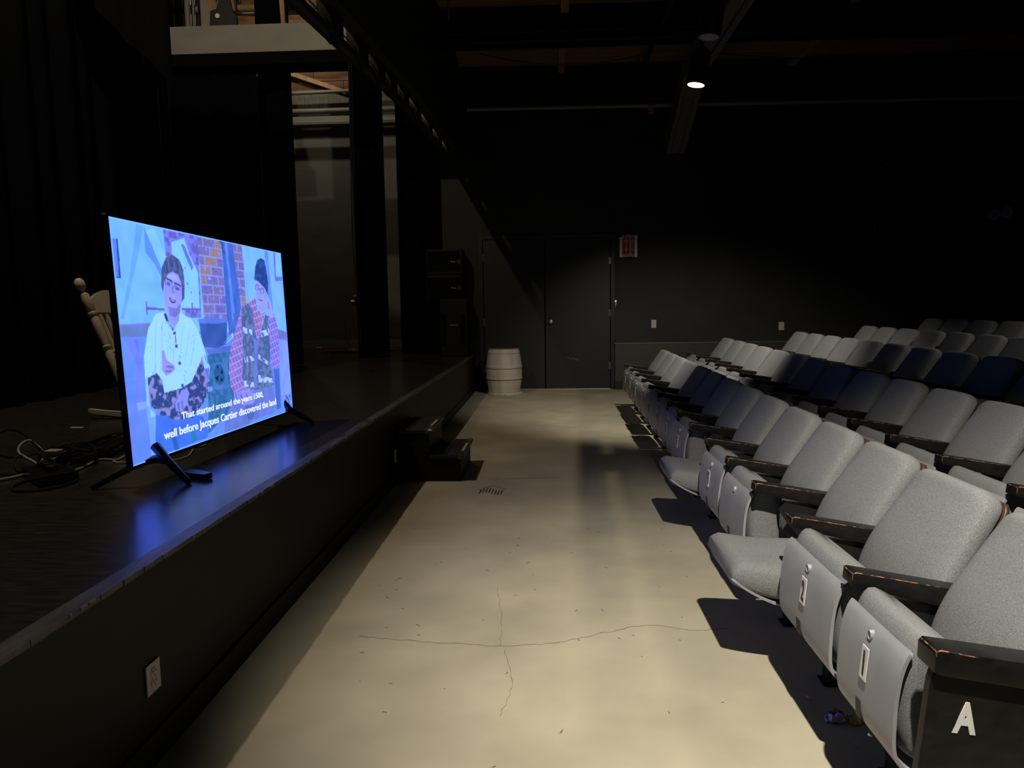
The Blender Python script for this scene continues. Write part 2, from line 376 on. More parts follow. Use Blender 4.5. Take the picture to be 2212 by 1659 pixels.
for k, (x0, z0, x1, z1, sag) in enumerate([(-.9, 4.85, 1.5, 4.8, .16), (-.2, 4.95, 1.4, 5.0, .12), (2.1, 4.5, 5.5, 4.45, .1)]):
    pts = [(x0+(x1-x0)*t/10, 10.3-.4*k, z0+(z1-z0)*t/10-sag*math.sin(math.pi*t/10)) for t in range(11)]
    tag(MB().tube(pts, .008, 6).build('ceiling_cable', M['cable_black'], smooth=True), ['black cable sagging under the bare boards, longest of three', 'black cable sagging close under the boards near the header', 'black cable sagging right of the hanging downlight'][k], 'cable')

# ------------------------------------------------------------------ stage
st = struct(MB().box(-6.5, XE-.03, -1.5, 14.0, 0.0, ZS-.003).build('stage_platform', M['stage_front']))
MB().box(-6.5, XE-.05, -1.5, 14.0, ZS-.02, ZS).build('stage_deck', M['stage'], st)
MB().box(XE-.03, XE, -1.5, YW-.002, .0, ZS-.012).build('stage_front', M['stage_front'], st)
eg = MB(); re_ = random.Random(2)
yy = -1.5
while yy < YW-.01:
    y2 = min(yy+.05, YW-.002); j = re_.uniform(-.0015, .0015)
    eg.box(XE-.052, XE+.004+j, yy, y2, ZS-.014, ZS+.0015)
    yy = y2
eg.build('stage_edging', M['stage_edge'], st)
ch = MB()
for i in range(70):
    yy = re_.uniform(.8, YW); l = re_.uniform(.01, .05) if yy > 2.8 else re_.uniform(.01, .03); w = re_.uniform(.0008, .0022)
    x = XE+.004
    ch.prism([(x-w, yy), (x+.002, yy+.002), (x+.002, yy+l), (x-w*.4, yy+l*.9)], 'z', ZS-.006, ZS+.0022)
tag(ch.build('paint_chip', M['chip'], st), kind='stuff')
for a in ((-1.13, -1.5, 14),):
    pass
jt = MB()
for x in (-2.37, -3.59):
    jt.box(x-.002, x+.002, -1.5, 14, ZS-.001, ZS+.0004)
jt.build('deck_joint', M['slot'], st)
struct(MB().box(XE-.0, XE+.012, -1.5, 5.27, 0, .095, .002).box(XE-.0, XE+.012, 5.96, YW-.002, 0, .095, .002).build('baseboard_stage', M['stage_front']))

# far wall of the stage: grey render below, rough boards above
ws = struct(MB().box(-6.5, -2.0, 13.95, 14.1, ZS, 7.35).build('wall_stage', M['wall_grey']))
MB().box(-6.5, -2.0, 13.90, 13.95, ZS, ZS+.14, .004).build('skirting', M['beam_grey'], ws)
MB().box(-6.5, -2.0, 13.84, 13.95, 4.86, 5.02, .004).build('rail_board', M['beam_grey'], ws)
MB().box(-6.5, -2.0, 13.80, 13.95, 5.12, 5.42, .004).build('rail_board', M['timber_grey'], ws)
z = 5.42; k = 0
while z < 7.4:
    h = (.26, .30, .24, .28)[k % 4]
    x = -6.5
    while x < -2.05:
        L = rp.uniform(1.6, 3.0); x2 = min(x+L, -2.02)
        MB().box(x, x2-.008, 13.88+rp.uniform(-.012, .012), 13.95, z, z+h-.008, .004).build('plank', M['plank'], ws); x = x2
    z += h; k += 1
struct(MB().box(-6.65, -6.5, -1.5, 14.1, -.1, 7.4).build('wall_left', M['wall']))
struct(MB().box(-6.6, -1.42, -1.5, 14.1, 7.3, 7.4).build('ceiling_stage', M['plank']))
tag(MB().tube([(-6.4, 13.55, 5.40), (-4.6, 13.55, 5.37), (-4.0, 13.55, 5.38), (-2.2, 13.55, 5.42)], .035, 10).build('wall_pipe', M['pipe'], smooth=True), 'topmost horizontal steel pipe on the far stage wall', 'pipe')
tag(MB().tube([(-6.4, 13.6, 5.04), (-2.2, 13.6, 5.06)], .05, 10).build('wall_pipe', M['pipe'], smooth=True), 'thick lower horizontal pipe on the far stage wall', 'pipe')
tag(MB().box(-6.3, -2.2, 13.50, 13.62, 4.78, 4.84, .01).build('batten_rail', M['pipe']), 'square lowest horizontal rail on the far stage wall', 'rail')
dg = MB(); dg.prism([(-5.0, 5.82), (-4.97, 5.90), (-3.72, 5.45), (-3.75, 5.38)], 'y', 13.72, 13.78, 0, .004)
tag(dg.build('diagonal_brace', M['batten']), 'pale diagonal wooden brace against the brown boards', 'brace')

# box beam across the stage
bb = MB(); bb.box(-4.68, -1.55, 8.98, 9.3, 4.50, 4.83, .006)
tag(bb.build('cross_beam', M['beam_grey']), 'pale grey box beam spanning above the stage', 'beam')
tag(MB().box(-4.9, -1.5, 8.99, 9.35, 4.36, 4.495, .004).build('beam_soffit', M['soffit']), 'black soffit board under the pale grey box beam', 'beam')
tag(MB().tube([(-4.69, 9.6, 4.6), (-4.66, 9.6, 7.2)], .04, 12).build('vertical_pipe', M['pipe'], smooth=True), 'upright grey pipe behind the left end of the box beam', 'pipe')
tag(MB().tube([(-4.585, 9.55, 4.6), (-4.56, 9.55, 7.2)], .018, 10).build('vertical_pipe', M['pipe'], smooth=True), 'thin upright pipe beside the thick upright pipe', 'pipe')
tag(MB().box(-4.54, -4.36, 9.66, 9.8, 4.6, 7.2, .01).build('timber_post', M['beam_grey']), 'square grey post rising behind the box beam', 'post')
cbn = MB()
for i in range(6):
    pts = [(-5.2+t*.25, 10.1+.02*i, 5.47+.014*i+.03*math.sin(t*.9+i)-.012*t) for t in range(11)]
    cbn.tube(smooth_path(pts, 3), .011, 6)
tag(cbn.build('cable_bundle', M['cable_white'], smooth=True), 'bundle of white cables strung behind the box beam', 'cable')
for k, (pp, z0, z1) in enumerate([([(-4.60, 5.85), (-4.48, 5.85), (-4.245, 5.225), (-4.36, 5.21)], 9.59, 9.645), ([(-4.30, 5.95), (-4.20, 5.95), (-4.10, 5.35), (-4.09, 5.20), (-4.17, 5.30)], 9.72, 9.8), ([(-4.27, 6.1), (-4.17, 6.1), (-4.185, 5.53), (-4.27, 5.53)], 10.1, 10.18), ([(-3.32, 5.28), (-3.26, 5.28), (-3.245, 4.835), (-3.30, 4.835)], 9.22, 9.28)]):
    tag(MB().prism(pp, 'y', z0, z1, 0, .006).build('timber_offcut', M['batten']), ['pale timber strut above the box beam, leftmost', 'pale timber strut above the box beam, second from left', 'short pale timber block above the box beam, behind two struts', 'pale timber sliver above the box beam near the lighting rail'][k], 'timber')
bx = MB(); bx.prism([(-4.30, 4.835), (-4.27, 5.16), (-4.19, 5.18), (-4.12, 5.36), (-4.02, 5.36), (-3.98, 5.14), (-3.93, 5.09), (-3.92, 4.835)], 'y', 9.36, 9.40)
bk = tag(bx.build('rigging_bracket', M['dark']), 'black rigging bracket with a pale bolt above the box beam', 'bracket')
MB().lathe([(0, 0), (.03, 0), (.03, -.02), (0, -.02)], (-4.17, 9.36, 5.09), 12, 'y').build('bolt', M['white'], bk)
tag(MB().tube([(-4.8, 9.9, 5.40), (-1.43, 9.9, 5.40)], .045, 10).build('batten_pipe', M['batten'], smooth=True), 'brown horizontal pipe above the box beam', 'pipe')

# curtains
tag(drape('backdrop_curtain', [(-4.2, -1.4), (-4.2, 5.0), (-4.28, 7.0), (-4.85, 8.6), (-4.9, 10.1)], ZS+.01, 7.1, M['curtain'], amp=.045, wave=.3, seed=2), 'wide black backdrop curtain along the back of the stage', 'curtain')
tag(drape('border_curtain', [(-4.12, 6.2), (-3.12, 6.05)], 3.4, 5.3, M['curtain'], amp=.04, wave=.3, seed=5, bottom=lambda t: 4.35-1.12*t**.8), 'black border curtain with swept hem at the upper left', 'curtain')
tag(drape('leg_curtain', [(-4.78, 9.15), (-3.62, 9.15)], ZS+.01, 4.35, M['curtain'], amp=.03, wave=.25, seed=8), 'black leg curtain hanging below the left end of the box beam', 'curtain')
tag(drape('leg_curtain', [(-3.76, 9.5), (-3.30, 9.45)], ZS+.01, 7.1, M['curtain'], amp=.03, wave=.14, seed=3), 'narrow black leg curtain left of the grey wall', 'curtain')
tag(MB().box(-3.83, -3.75, 9.56, 9.62, ZS, 4.4, .004).build('flat_edge', M['beam_grey']), 'narrow grey edge of scenery flat beside the narrow leg curtain', 'flat')
tag(drape('leg_curtain', [(-2.86, 10.65), (-2.36, 10.6)], ZS+.01, 7.1, M['curtain'], amp=.03, wave=.14, seed=4), 'black leg curtain right of the grey wall', 'curtain')
tag(drape('leg_curtain', [(-2.34, 11.43), (-1.66, 11.43)], ZS+.01, 7.1, M['curtain'], amp=.015, wave=.14, seed=6), 'black leg curtain behind the stacked loudspeakers', 'curtain')
# proscenium header with lighting rail beneath
hd = struct(MB().prism([(-1.5, 2.92), (4.4, 3.24), (7.7, 3.54), (YW, 3.70), (YW, 7.3), (-1.5, 7.3)], 'x', -1.42, -1.30).build('wall_header', M['wall']))
rl = [(-1.45, -1.0, 2.80), (-1.45, 4.4, 3.12), (-1.45, 7.7, 3.43), (-1.45, YW-.02, 3.60)]
rail = tag(MB().tube(rl, .045, 12).build('lighting_rail', M['beam_dark'], smooth=True), 'long black lighting rail running below the header along the stage edge', 'rail')
MB().tube([(p[0]+.035, p[1], p[2]+.05) for p in rl], .006, 6).build('wire', M['pipe'], rail)
for i, yv in enumerate((4.9, 5.6, 6.2, 6.7, 7.3, 8.0, 8.8, 9.6, 10.4)):
    zz = 3.12+(yv-4.4)*.094 if yv < 7.7 else 3.43+(yv-7.7)*.045
    c = MB(); c.box(-1.47, -1.37, yv-.14, yv+.14, zz-.04, zz+.26, .006); c.tube([(-1.4, yv+.06, zz+.02), (-1.36, yv+.1, zz+.1), (-1.42, yv+.16, zz+.14)], .012, 6)
    c.build('hanger_clamp', M['black'], rail, smooth=True)
tag(MB().tube([(-1.05, 8.2, 4.5), (-1.05, 8.2, 5.06)], .012, 8).build('hanger_rod', M['pipe']), 'short pale hanger rod dropping from the house ceiling', 'rod')
hg = MB()
hg.tube(smooth_path([(-2.40, 9.0, 4.42), (-2.415, 9.0, 3.3), (-2.43, 9.0, 2.2), (-2.40, 9.0, 1.6)], 5), .009, 6)
hg.tube(smooth_path([(-2.37, 9.0, 4.42), (-2.38, 9.0, 3.3), (-2.40, 9.0, 2.1), (-2.39, 9.0, 1.6)], 5), .007, 6)
hg.tube(smooth_path([(-2.43, 9.0, 1.40), (-2.40, 9.0, 1.25), (-2.37, 9.0, .95), (-2.42, 9.0, .83), (-2.50, 9.0, .84), (-2.56, 9.0, .98), (-2.56, 9.0, 1.2)], 6), .007, 6)
hc = tag(hg.build('hanging_cable', M['cable_black'], smooth=True), 'black cable hanging in a loop with a red and yellow plug', 'cable')
MB().box(-2.47, -2.41, 8.96, 9.04, 1.38, 1.50, .01).build('plug', M['tv'], hc)
MB().box(-2.425, -2.395, 8.955, 9.0, 1.485, 1.51, .004).build('plug_tag', M['redplastic'], hc)
MB().box(-2.47, -2.425, 8.95, 8.97, 1.42, 1.445, .004).build('plug_tag', M['yellow'], hc)

# ------------------------------------------------------------------ television
TB = Vector((-1.681, 2.752, .686)); TW = Vector((.038, 1.728, -.012)); TH = Vector((-.034, .026, .999))
tw, th = TW.length, 1.0
tr = TW.normalized(); tu = (TH-tr*TH.dot(tr)).normalized(); tn = tr.cross(tu)
tv = empty('television')
tv.matrix_world = Matrix(((tr.x, tu.x, tn.x, TB.x), (tr.y, tu.y, tn.y, TB.y), (tr.z, tu.z, tn.z, TB.z), (0, 0, 0, 1)))
tag(tv, 'large flat screen television on splayed feet showing two seated people with subtitles', 'television')
b = .006
MB().box(-b, tw+b, -b-.008, th+b, -.022, -.001, .002).build('case', M['tv'], tv)
MB().box(-b, tw+b, -b-.008, 0, -.001, .004).box(-b, tw+b, th, th+b, -.001, .004).box(-b, 0, 0, th, -.001, .004).box(tw, tw+b, 0, th, -.001, .004).build('bezel', M['tv'], tv)
MB().box(-.007, .010, th+.005, th+.012, -.021, -.004, .0015).build('corner_guard', M['ivory'], tv)
# the picture: flat patches of light rasterised into a colour attribute on the screen mesh
SCREEN_SHAPES = [
 ((112, 168, 252),0,None,[(-0.004,1),(1.004,1.007),(1.007,-0.005),(-0,-0.005)]),
 ((96, 132, 240),0,None,[(0.002,0.562),(1.004,0.488),(1.007,-0.005),(-0,-0.005)]),
 ((94, 126, 238),0,None,[(-0.001,0.347),(0.134,0.336),(0.108,-0.003),(-0,-0.005)]),
 ((98, 150, 240),0,None,[(0.11,0.993),(0.139,0.989),(0.098,0.841),(0.024,0.596),(0.011,0.597),(0.067,0.795)]),
 ((90, 135, 228),0,None,[(0.139,0.989),(0.153,0.958),(0.22,0.775),(0.207,0.759),(0.173,0.833),(0.137,0.881)]),
 ((122, 178, 255),0,None,[(0.147,0.972),(0.185,0.993),(0.242,0.831),(0.216,0.775)]),
 ((88, 120, 222),0,None,[(0.01,0.916),(0.028,0.916),(0.027,0.762),(0.009,0.761)]),
 ((48, 66, 150),0,None,[(0.024,0.916),(0.03,0.917),(0.027,0.761),(0.021,0.761)]),
 ((60, 80, 170),0,None,[(0.008,0.764),(0.028,0.765),(0.027,0.76),(0.007,0.759)]),
 ((110, 112, 205),0,None,[(0.004,0.575),(0.177,0.58),(0.176,0.568),(0.005,0.562)]),
 ((96, 116, 190),0,None,[(0.005,0.562),(0.176,0.568),(0.148,0.519),(0.004,0.524)]),
 ((104, 118, 214),0,None,[(0.014,0.523),(0.039,0.521),(0.082,0.419),(0.021,0.094),(-0.002,0.066),(0.058,0.408)]),
 ((100, 112, 208),0,None,[(0.052,0.513),(0.07,0.511),(0.073,0.457),(0.061,0.444)]),
 ((112, 118, 216),1,(96, 88, 190),[(0.225,0.994),(0.403,0.996),(0.382,0.598),(0.297,0.601),(0.282,0.859),(0.228,0.877)]),
 ((126, 182, 252),0,None,[(0.259,0.943),(0.327,0.974),(0.349,0.899),(0.386,0.818),(0.377,0.636),(0.274,0.638),(0.298,0.836),(0.258,0.88)]),
 ((96, 110, 205),0,None,[(0.307,0.942),(0.325,0.941),(0.363,0.842),(0.352,0.824),(0.329,0.88)]),
 ((96, 88, 190),0,None,[(0.117,0.647),(0.198,0.641),(0.197,0.632),(0.116,0.636)]),
 ((96, 88, 190),0,None,[(0.118,0.67),(0.123,0.67),(0.121,0.614),(0.115,0.614)]),
 ((96, 88, 190),0,None,[(0.283,0.645),(0.386,0.644),(0.385,0.634),(0.282,0.635)]),
 ((96, 88, 190),0,None,[(0.335,0.67),(0.342,0.67),(0.339,0.608),(0.332,0.608)]),
 ((122, 136, 226),2,(108, 98, 186),[(0.4,0.993),(0.688,0.999),(0.678,0.661),(0.616,0.609),(0.528,0.575),(0.397,0.593)]),
 ((62, 96, 196),0,None,[(0.544,0.997),(0.614,0.997),(0.641,0.618),(0.606,0.524),(0.544,0.491),(0.537,0.629)]),
 ((88, 124, 224),0,None,[(0.564,0.997),(0.578,0.997),(0.592,0.61),(0.572,0.573)]),
 ((50, 76, 172),0,None,[(0.522,0.999),(0.553,0.999),(0.559,0.932),(0.547,0.931),(0.536,0.983)]),
 ((116, 164, 252),0,None,[(0.68,0.997),(1.004,1.002),(0.999,0.511),(0.928,0.547),(0.845,0.645),(0.695,0.676)]),
 ((94, 132, 232),0,None,[(0.855,0.993),(0.885,0.994),(0.89,0.56),(0.86,0.561)]),
 ((104, 108, 206),0,None,[(0.932,1.006),(0.949,1.007),(0.94,0.847),(0.996,0.85),(0.996,0.825),(0.929,0.821)]),
 ((118, 172, 252),0,None,[(0.951,0.994),(1.003,0.996),(0.996,0.869),(0.942,0.86)]),
 ((112, 104, 196),0,None,[(0.918,0.524),(0.998,0.5),(0.998,0.45),(0.917,0.467)]),
 ((120, 140, 236),0,None,[(0.919,0.456),(1,0.444),(1.009,0.107),(0.902,0.108)]),
 ((78, 100, 196),0,None,[(0.391,0.444),(0.587,0.45),(0.554,0.407),(0.407,0.414)]),
 ((44, 92, 166),1,(58, 108, 180),[(0.397,0.415),(0.555,0.418),(0.535,0.123),(0.365,0.028)]),
 ((60, 112, 186),0,None,[(0.424,0.37),(0.516,0.364),(0.508,0.238),(0.416,0.247)]),
 ((40, 84, 160),0,None,[(0.442,0.359),(0.471,0.36),(0.492,0.315),(0.486,0.271),(0.456,0.253),(0.43,0.273),(0.426,0.326)]),
 ((16, 30, 70),0,None,[(0.444,0.356),(0.456,0.351),(0.457,0.325)]),
 ((16, 30, 70),0,None,[(0.466,0.315),(0.48,0.34),(0.48,0.304)]),
 ((16, 30, 70),0,None,[(0.43,0.295),(0.452,0.304),(0.447,0.274)]),
 ((16, 30, 70),0,None,[(0.462,0.293),(0.478,0.277),(0.462,0.267)]),
 ((70, 110, 196),0,None,[(0.393,0.252),(0.54,0.243),(0.538,0.228),(0.392,0.237)]),
 ((52, 82, 176),0,None,[(0.366,0.582),(0.529,0.582),(0.534,0.565),(0.52,0.457),(0.451,0.444),(0.378,0.455)]),
 ((84, 112, 206),0,None,[(0.362,0.592),(0.422,0.598),(0.53,0.593),(0.537,0.574),(0.461,0.567),(0.365,0.573)]),
 ((90, 116, 210),0,None,[(0.427,0.595),(0.438,0.615),(0.449,0.617),(0.458,0.595),(0.449,0.596),(0.443,0.608),(0.434,0.594)]),
 ((150, 185, 250),0,None,[(0.496,0.457),(0.563,0.516),(0.571,0.512),(0.567,0.49),(0.506,0.454),(0.519,0.466),(0.555,0.492),(0.56,0.505)]),
 ((70, 96, 190),0,None,[(0.578,0.619),(0.627,0.623),(0.628,0.571),(0.585,0.563)]),
 ((120, 150, 235),0,None,[(0.04,0.253),(0.082,0.25),(0.087,0.219),(0.044,0.22)]),
 ((118, 140, 232),0,None,[(0.364,0.26),(0.409,0.255),(0.41,0.233),(0.367,0.233)]),
 ((110, 150, 240),0,None,[(0.079,0.222),(0.117,0.212),(0.098,0.012),(0.08,0.007)]),
 ((62, 104, 212),0,None,[(0.115,0.182),(0.219,0.17),(0.343,0.12),(0.365,0.037),(0.358,0.013),(0.109,0.004),(0.103,0.081)]),
 ((44, 84, 186),0,None,[(0.189,0.115),(0.205,-0.001),(0.184,0.001),(0.171,0.09)]),
 ((40, 110, 170),0,None,[(0.266,0.1),(0.306,0.022),(0.277,0.011)]),
 ((44, 62, 140),3,(150, 140, 215),[(0.089,0.352),(0.137,0.377),(0.174,0.344),(0.229,0.295),(0.365,0.395),(0.398,0.305),(0.374,0.206),(0.286,0.127),(0.199,0.14),(0.123,0.188),(0.083,0.257)]),
 ((150, 196, 252),4,(120, 164, 235),[(0.192,0.627),(0.156,0.617),(0.117,0.555),(0.088,0.44),(0.084,0.342),(0.136,0.362),(0.157,0.328),(0.161,0.27),(0.245,0.276),(0.3,0.297),(0.366,0.404),(0.4,0.33),(0.398,0.374),(0.381,0.462),(0.358,0.54),(0.329,0.591),(0.281,0.618),(0.279,0.65),(0.252,0.586),(0.235,0.54),(0.21,0.588)]),
 ((134, 178, 246),0,None,[(0.084,0.342),(0.095,0.358),(0.093,0.181),(0.115,0.182),(0.081,0.236)]),
 ((140, 186, 250),1,(90, 110, 200),[(0.361,0.404),(0.382,0.419),(0.408,0.355),(0.394,0.28),(0.383,0.307)]),
 ((44, 52, 120),3,(150, 160, 230),[(0.192,0.62),(0.204,0.619),(0.217,0.572),(0.233,0.548),(0.227,0.54),(0.201,0.581)]),
 ((132, 138, 222),0,None,[(0.206,0.643),(0.274,0.642),(0.261,0.586),(0.236,0.548),(0.214,0.588)]),
 ((66, 78, 148),1,(88, 92, 156),[(0.193,0.743),(0.202,0.82),(0.228,0.871),(0.259,0.887),(0.292,0.868),(0.308,0.821),(0.308,0.756),(0.3,0.69),(0.285,0.674),(0.282,0.738),(0.206,0.751),(0.199,0.712)]),
 ((140, 142, 228),0,None,[(0.208,0.759),(0.228,0.797),(0.253,0.81),(0.278,0.798),(0.291,0.763),(0.289,0.698),(0.273,0.626),(0.244,0.599),(0.219,0.603),(0.204,0.635),(0.202,0.697)]),
 ((156, 158, 236),0,None,[(0.227,0.787),(0.252,0.802),(0.273,0.791),(0.275,0.77),(0.228,0.772)]),
 ((48, 50, 118),0,None,[(0.246,0.759),(0.244,0.753),(0.24,0.747),(0.234,0.743),(0.228,0.742),(0.221,0.743),(0.216,0.746),(0.213,0.751),(0.212,0.758),(0.214,0.764),(0.218,0.769),(0.224,0.773),(0.23,0.775),(0.237,0.774),(0.242,0.771),(0.245,0.765)]),
 ((132, 134, 220),0,None,[(0.245,0.758),(0.243,0.752),(0.239,0.747),(0.234,0.744),(0.228,0.742),(0.222,0.743),(0.217,0.746),(0.214,0.751),(0.214,0.757),(0.215,0.763),(0.219,0.768),(0.224,0.771),(0.23,0.773),(0.236,0.772),(0.241,0.769),(0.244,0.764)]),
 ((48, 50, 118),0,None,[(0.288,0.74),(0.286,0.734),(0.282,0.729),(0.276,0.725),(0.269,0.724),(0.262,0.725),(0.257,0.728),(0.254,0.733),(0.253,0.739),(0.255,0.745),(0.259,0.75),(0.265,0.754),(0.272,0.756),(0.278,0.755),(0.284,0.751),(0.287,0.746)]),
 ((132, 134, 220),0,None,[(0.287,0.739),(0.285,0.734),(0.281,0.729),(0.275,0.725),(0.269,0.724),(0.263,0.725),(0.258,0.728),(0.255,0.733),(0.254,0.738),(0.256,0.744),(0.26,0.749),(0.265,0.752),(0.271,0.754),(0.278,0.753),(0.283,0.75),(0.286,0.745)]),
 ((44, 46, 110),0,None,[(0.212,0.778),(0.222,0.78),(0.247,0.766),(0.249,0.759),(0.226,0.772)]),
 ((44, 46, 110),0,None,[(0.25,0.758),(0.261,0.761),(0.289,0.748),(0.289,0.744),(0.26,0.755)]),
 ((84, 84, 170),0,None,[(0.22,0.761),(0.235,0.757),(0.234,0.744),(0.221,0.747)]),
 ((84, 84, 170),0,None,[(0.259,0.742),(0.278,0.738),(0.275,0.725),(0.26,0.73)]),
 ((120, 118, 206),0,None,[(0.242,0.745),(0.249,0.745),(0.253,0.71),(0.238,0.707)]),
 ((84, 58, 130),0,None,[(0.225,0.691),(0.231,0.693),(0.242,0.68),(0.256,0.68),(0.253,0.668),(0.239,0.664),(0.228,0.674)]),
 ((150, 142, 218),0,None,[(0.231,0.688),(0.242,0.679),(0.252,0.677),(0.242,0.672),(0.232,0.68)]),
 ((112, 110, 200),0,None,[(0.216,0.65),(0.256,0.642),(0.274,0.666),(0.273,0.626),(0.245,0.601),(0.22,0.61)]),
 ((54, 66, 132),0,None,[(0.222,0.853),(0.227,0.853),(0.23,0.799),(0.225,0.797)]),
 ((92, 98, 164),0,None,[(0.233,0.866),(0.238,0.866),(0.241,0.812),(0.236,0.81)]),
 ((54, 66, 132),0,None,[(0.247,0.874),(0.252,0.875),(0.255,0.82),(0.251,0.818)]),
 ((92, 98, 164),0,None,[(0.261,0.873),(0.265,0.873),(0.269,0.818),(0.264,0.816)]),
 ((54, 66, 132),0,None,[(0.274,0.866),(0.279,0.866),(0.282,0.811),(0.278,0.809)]),
 ((92, 98, 164),0,None,[(0.287,0.855),(0.292,0.856),(0.295,0.8),(0.291,0.798)]),
 ((132, 176, 240),0,None,[(0.154,0.591),(0.156,0.59),(0.128,0.352),(0.125,0.353)]),
 ((132, 176, 240),0,None,[(0.183,0.583),(0.186,0.583),(0.154,0.355),(0.151,0.356)]),
 ((132, 176, 240),0,None,[(0.214,0.576),(0.216,0.575),(0.182,0.358),(0.179,0.359)]),
 ((132, 176, 240),0,None,[(0.245,0.568),(0.248,0.568),(0.21,0.361),(0.207,0.362)]),
 ((132, 176, 240),0,None,[(0.278,0.56),(0.281,0.559),(0.239,0.365),(0.236,0.365)]),
 ((132, 176, 240),0,None,[(0.312,0.551),(0.314,0.551),(0.27,0.368),(0.266,0.368)]),
 ((132, 176, 240),0,None,[(0.347,0.542),(0.349,0.542),(0.301,0.371),(0.297,0.372)]),
 ((90, 110, 205),0,None,[(0.316,0.838),(0.323,0.838),(0.322,0.83),(0.316,0.83)]),
 ((90, 110, 205),0,None,[(0.32,0.764),(0.326,0.765),(0.325,0.756),(0.319,0.756)]),
 ((90, 110, 205),0,None,[(0.335,0.724),(0.341,0.724),(0.341,0.716),(0.334,0.716)]),
 ((90, 110, 205),0,None,[(0.348,0.649),(0.354,0.649),(0.354,0.641),(0.347,0.641)]),
 ((64, 66, 150),0,None,[(0.229,0.538),(0.241,0.537),(0.24,0.523),(0.228,0.524)]),
 ((64, 66, 150),0,None,[(0.233,0.478),(0.245,0.477),(0.244,0.463),(0.232,0.464)]),
 ((64, 66, 150),0,None,[(0.241,0.399),(0.253,0.398),(0.252,0.383),(0.24,0.385)]),
 ((64, 66, 150),0,None,[(0.245,0.295),(0.257,0.292),(0.256,0.278),(0.244,0.281)]),
 ((44, 60, 120),0,None,[(0.236,0.52),(0.24,0.52),(0.24,0.484),(0.236,0.484)]),
 ((138, 132, 214),0,None,[(0.169,0.456),(0.178,0.458),(0.186,0.412),(0.219,0.384),(0.222,0.367),(0.201,0.351),(0.176,0.344),(0.16,0.37)]),
 ((104, 96, 190),0,None,[(0.18,0.39),(0.214,0.38),(0.21,0.373),(0.182,0.38)]),
 ((104, 96, 190),0,None,[(0.176,0.367),(0.205,0.366),(0.2,0.359),(0.177,0.358)]),
 ((126, 128, 216),0,None,[(0.205,0.213),(0.244,0.268),(0.271,0.27),(0.281,0.244),(0.265,0.198),(0.236,0.169),(0.207,0.177)]),
 ((96, 92, 186),0,None,[(0.218,0.21),(0.227,0.216),(0.226,0.176),(0.219,0.176)]),
 ((96, 92, 186),0,None,[(0.238,0.217),(0.245,0.221),(0.244,0.179),(0.237,0.18)]),
 ((70, 96, 196),0,None,[(0.853,0.283),(0.902,0.28),(0.895,0.034),(0.855,0.033)]),
 ((120, 140, 232),1,(70, 80, 160),[(0.909,0.106),(0.983,0.101),(0.998,0.042),(0.928,0.048)]),
 ((98, 112, 200),0,None,[(0.513,0.138),(0.564,0.182),(0.832,0.186),(0.848,0.12),(0.824,0.02),(0.662,0.023),(0.622,0.005),(0.457,0.004),(0.475,0.084)]),
 ((80, 96, 190),0,None,[(0.607,0.115),(0.684,0.116),(0.663,0.032),(0.624,0.024)]),
 ((134, 100, 190),5,(160, 170, 235),[(0.643,0.661),(0.737,0.696),(0.729,0.606),(0.637,0.455),(0.622,0.284),(0.677,0.187),(0.6,0.183),(0.551,0.171),(0.524,0.237),(0.517,0.311),(0.54,0.427),(0.596,0.553)]),
 ((120, 100, 200),5,(160, 170, 235),[(0.834,0.603),(0.896,0.623),(0.916,0.558),(0.919,0.408),(0.912,0.301),(0.879,0.279),(0.835,0.296),(0.836,0.416)]),
 ((140, 96, 180),5,(170, 175, 235),[(0.723,0.695),(0.752,0.716),(0.759,0.646),(0.792,0.615),(0.822,0.63),(0.741,0.446),(0.725,0.567)]),
 ((70, 88, 160),3,(104, 120, 186),[(0.638,0.642),(0.695,0.676),(0.721,0.646),(0.73,0.506),(0.741,0.446),(0.82,0.614),(0.841,0.603),(0.842,0.457),(0.829,0.312),(0.848,0.225),(0.844,0.184),(0.69,0.184),(0.616,0.218),(0.608,0.268),(0.631,0.456)]),
 ((168, 184, 245),1,(84, 100, 180),[(0.639,0.546),(0.708,0.528),(0.705,0.496),(0.639,0.513)]),
 ((168, 184, 245),1,(84, 100, 180),[(0.768,0.514),(0.842,0.532),(0.842,0.491),(0.772,0.483)]),
 ((168, 184, 245),1,(84, 100, 180),[(0.63,0.379),(0.708,0.381),(0.705,0.35),(0.634,0.348)]),
 ((168, 184, 245),1,(84, 100, 180),[(0.723,0.397),(0.827,0.323),(0.825,0.303),(0.723,0.367)]),
 ((168, 184, 245),1,(84, 100, 180),[(0.616,0.252),(0.688,0.229),(0.685,0.2),(0.616,0.217)]),
 ((168, 184, 245),1,(84, 100, 180),[(0.725,0.267),(0.845,0.226),(0.842,0.2),(0.721,0.223)]),
 ((100, 112, 200),0,None,[(0.72,0.487),(0.741,0.446),(0.782,0.513),(0.737,0.406),(0.704,0.191),(0.685,0.195),(0.708,0.409)]),
 ((36, 62, 146),1,(46, 76, 166),[(0.755,0.814),(0.77,0.887),(0.791,0.931),(0.822,0.947),(0.85,0.936),(0.86,0.874),(0.866,0.802),(0.856,0.728),(0.835,0.769),(0.788,0.806)]),
 ((138, 142, 224),0,None,[(0.758,0.806),(0.788,0.806),(0.835,0.769),(0.85,0.726),(0.83,0.645),(0.792,0.625),(0.766,0.646),(0.757,0.706)]),
 ((40, 46, 106),0,None,[(0.785,0.771),(0.783,0.764),(0.78,0.759),(0.775,0.755),(0.769,0.753),(0.764,0.755),(0.76,0.758),(0.757,0.763),(0.757,0.77),(0.759,0.777),(0.762,0.782),(0.767,0.786),(0.772,0.788),(0.778,0.787),(0.782,0.783),(0.784,0.778)]),
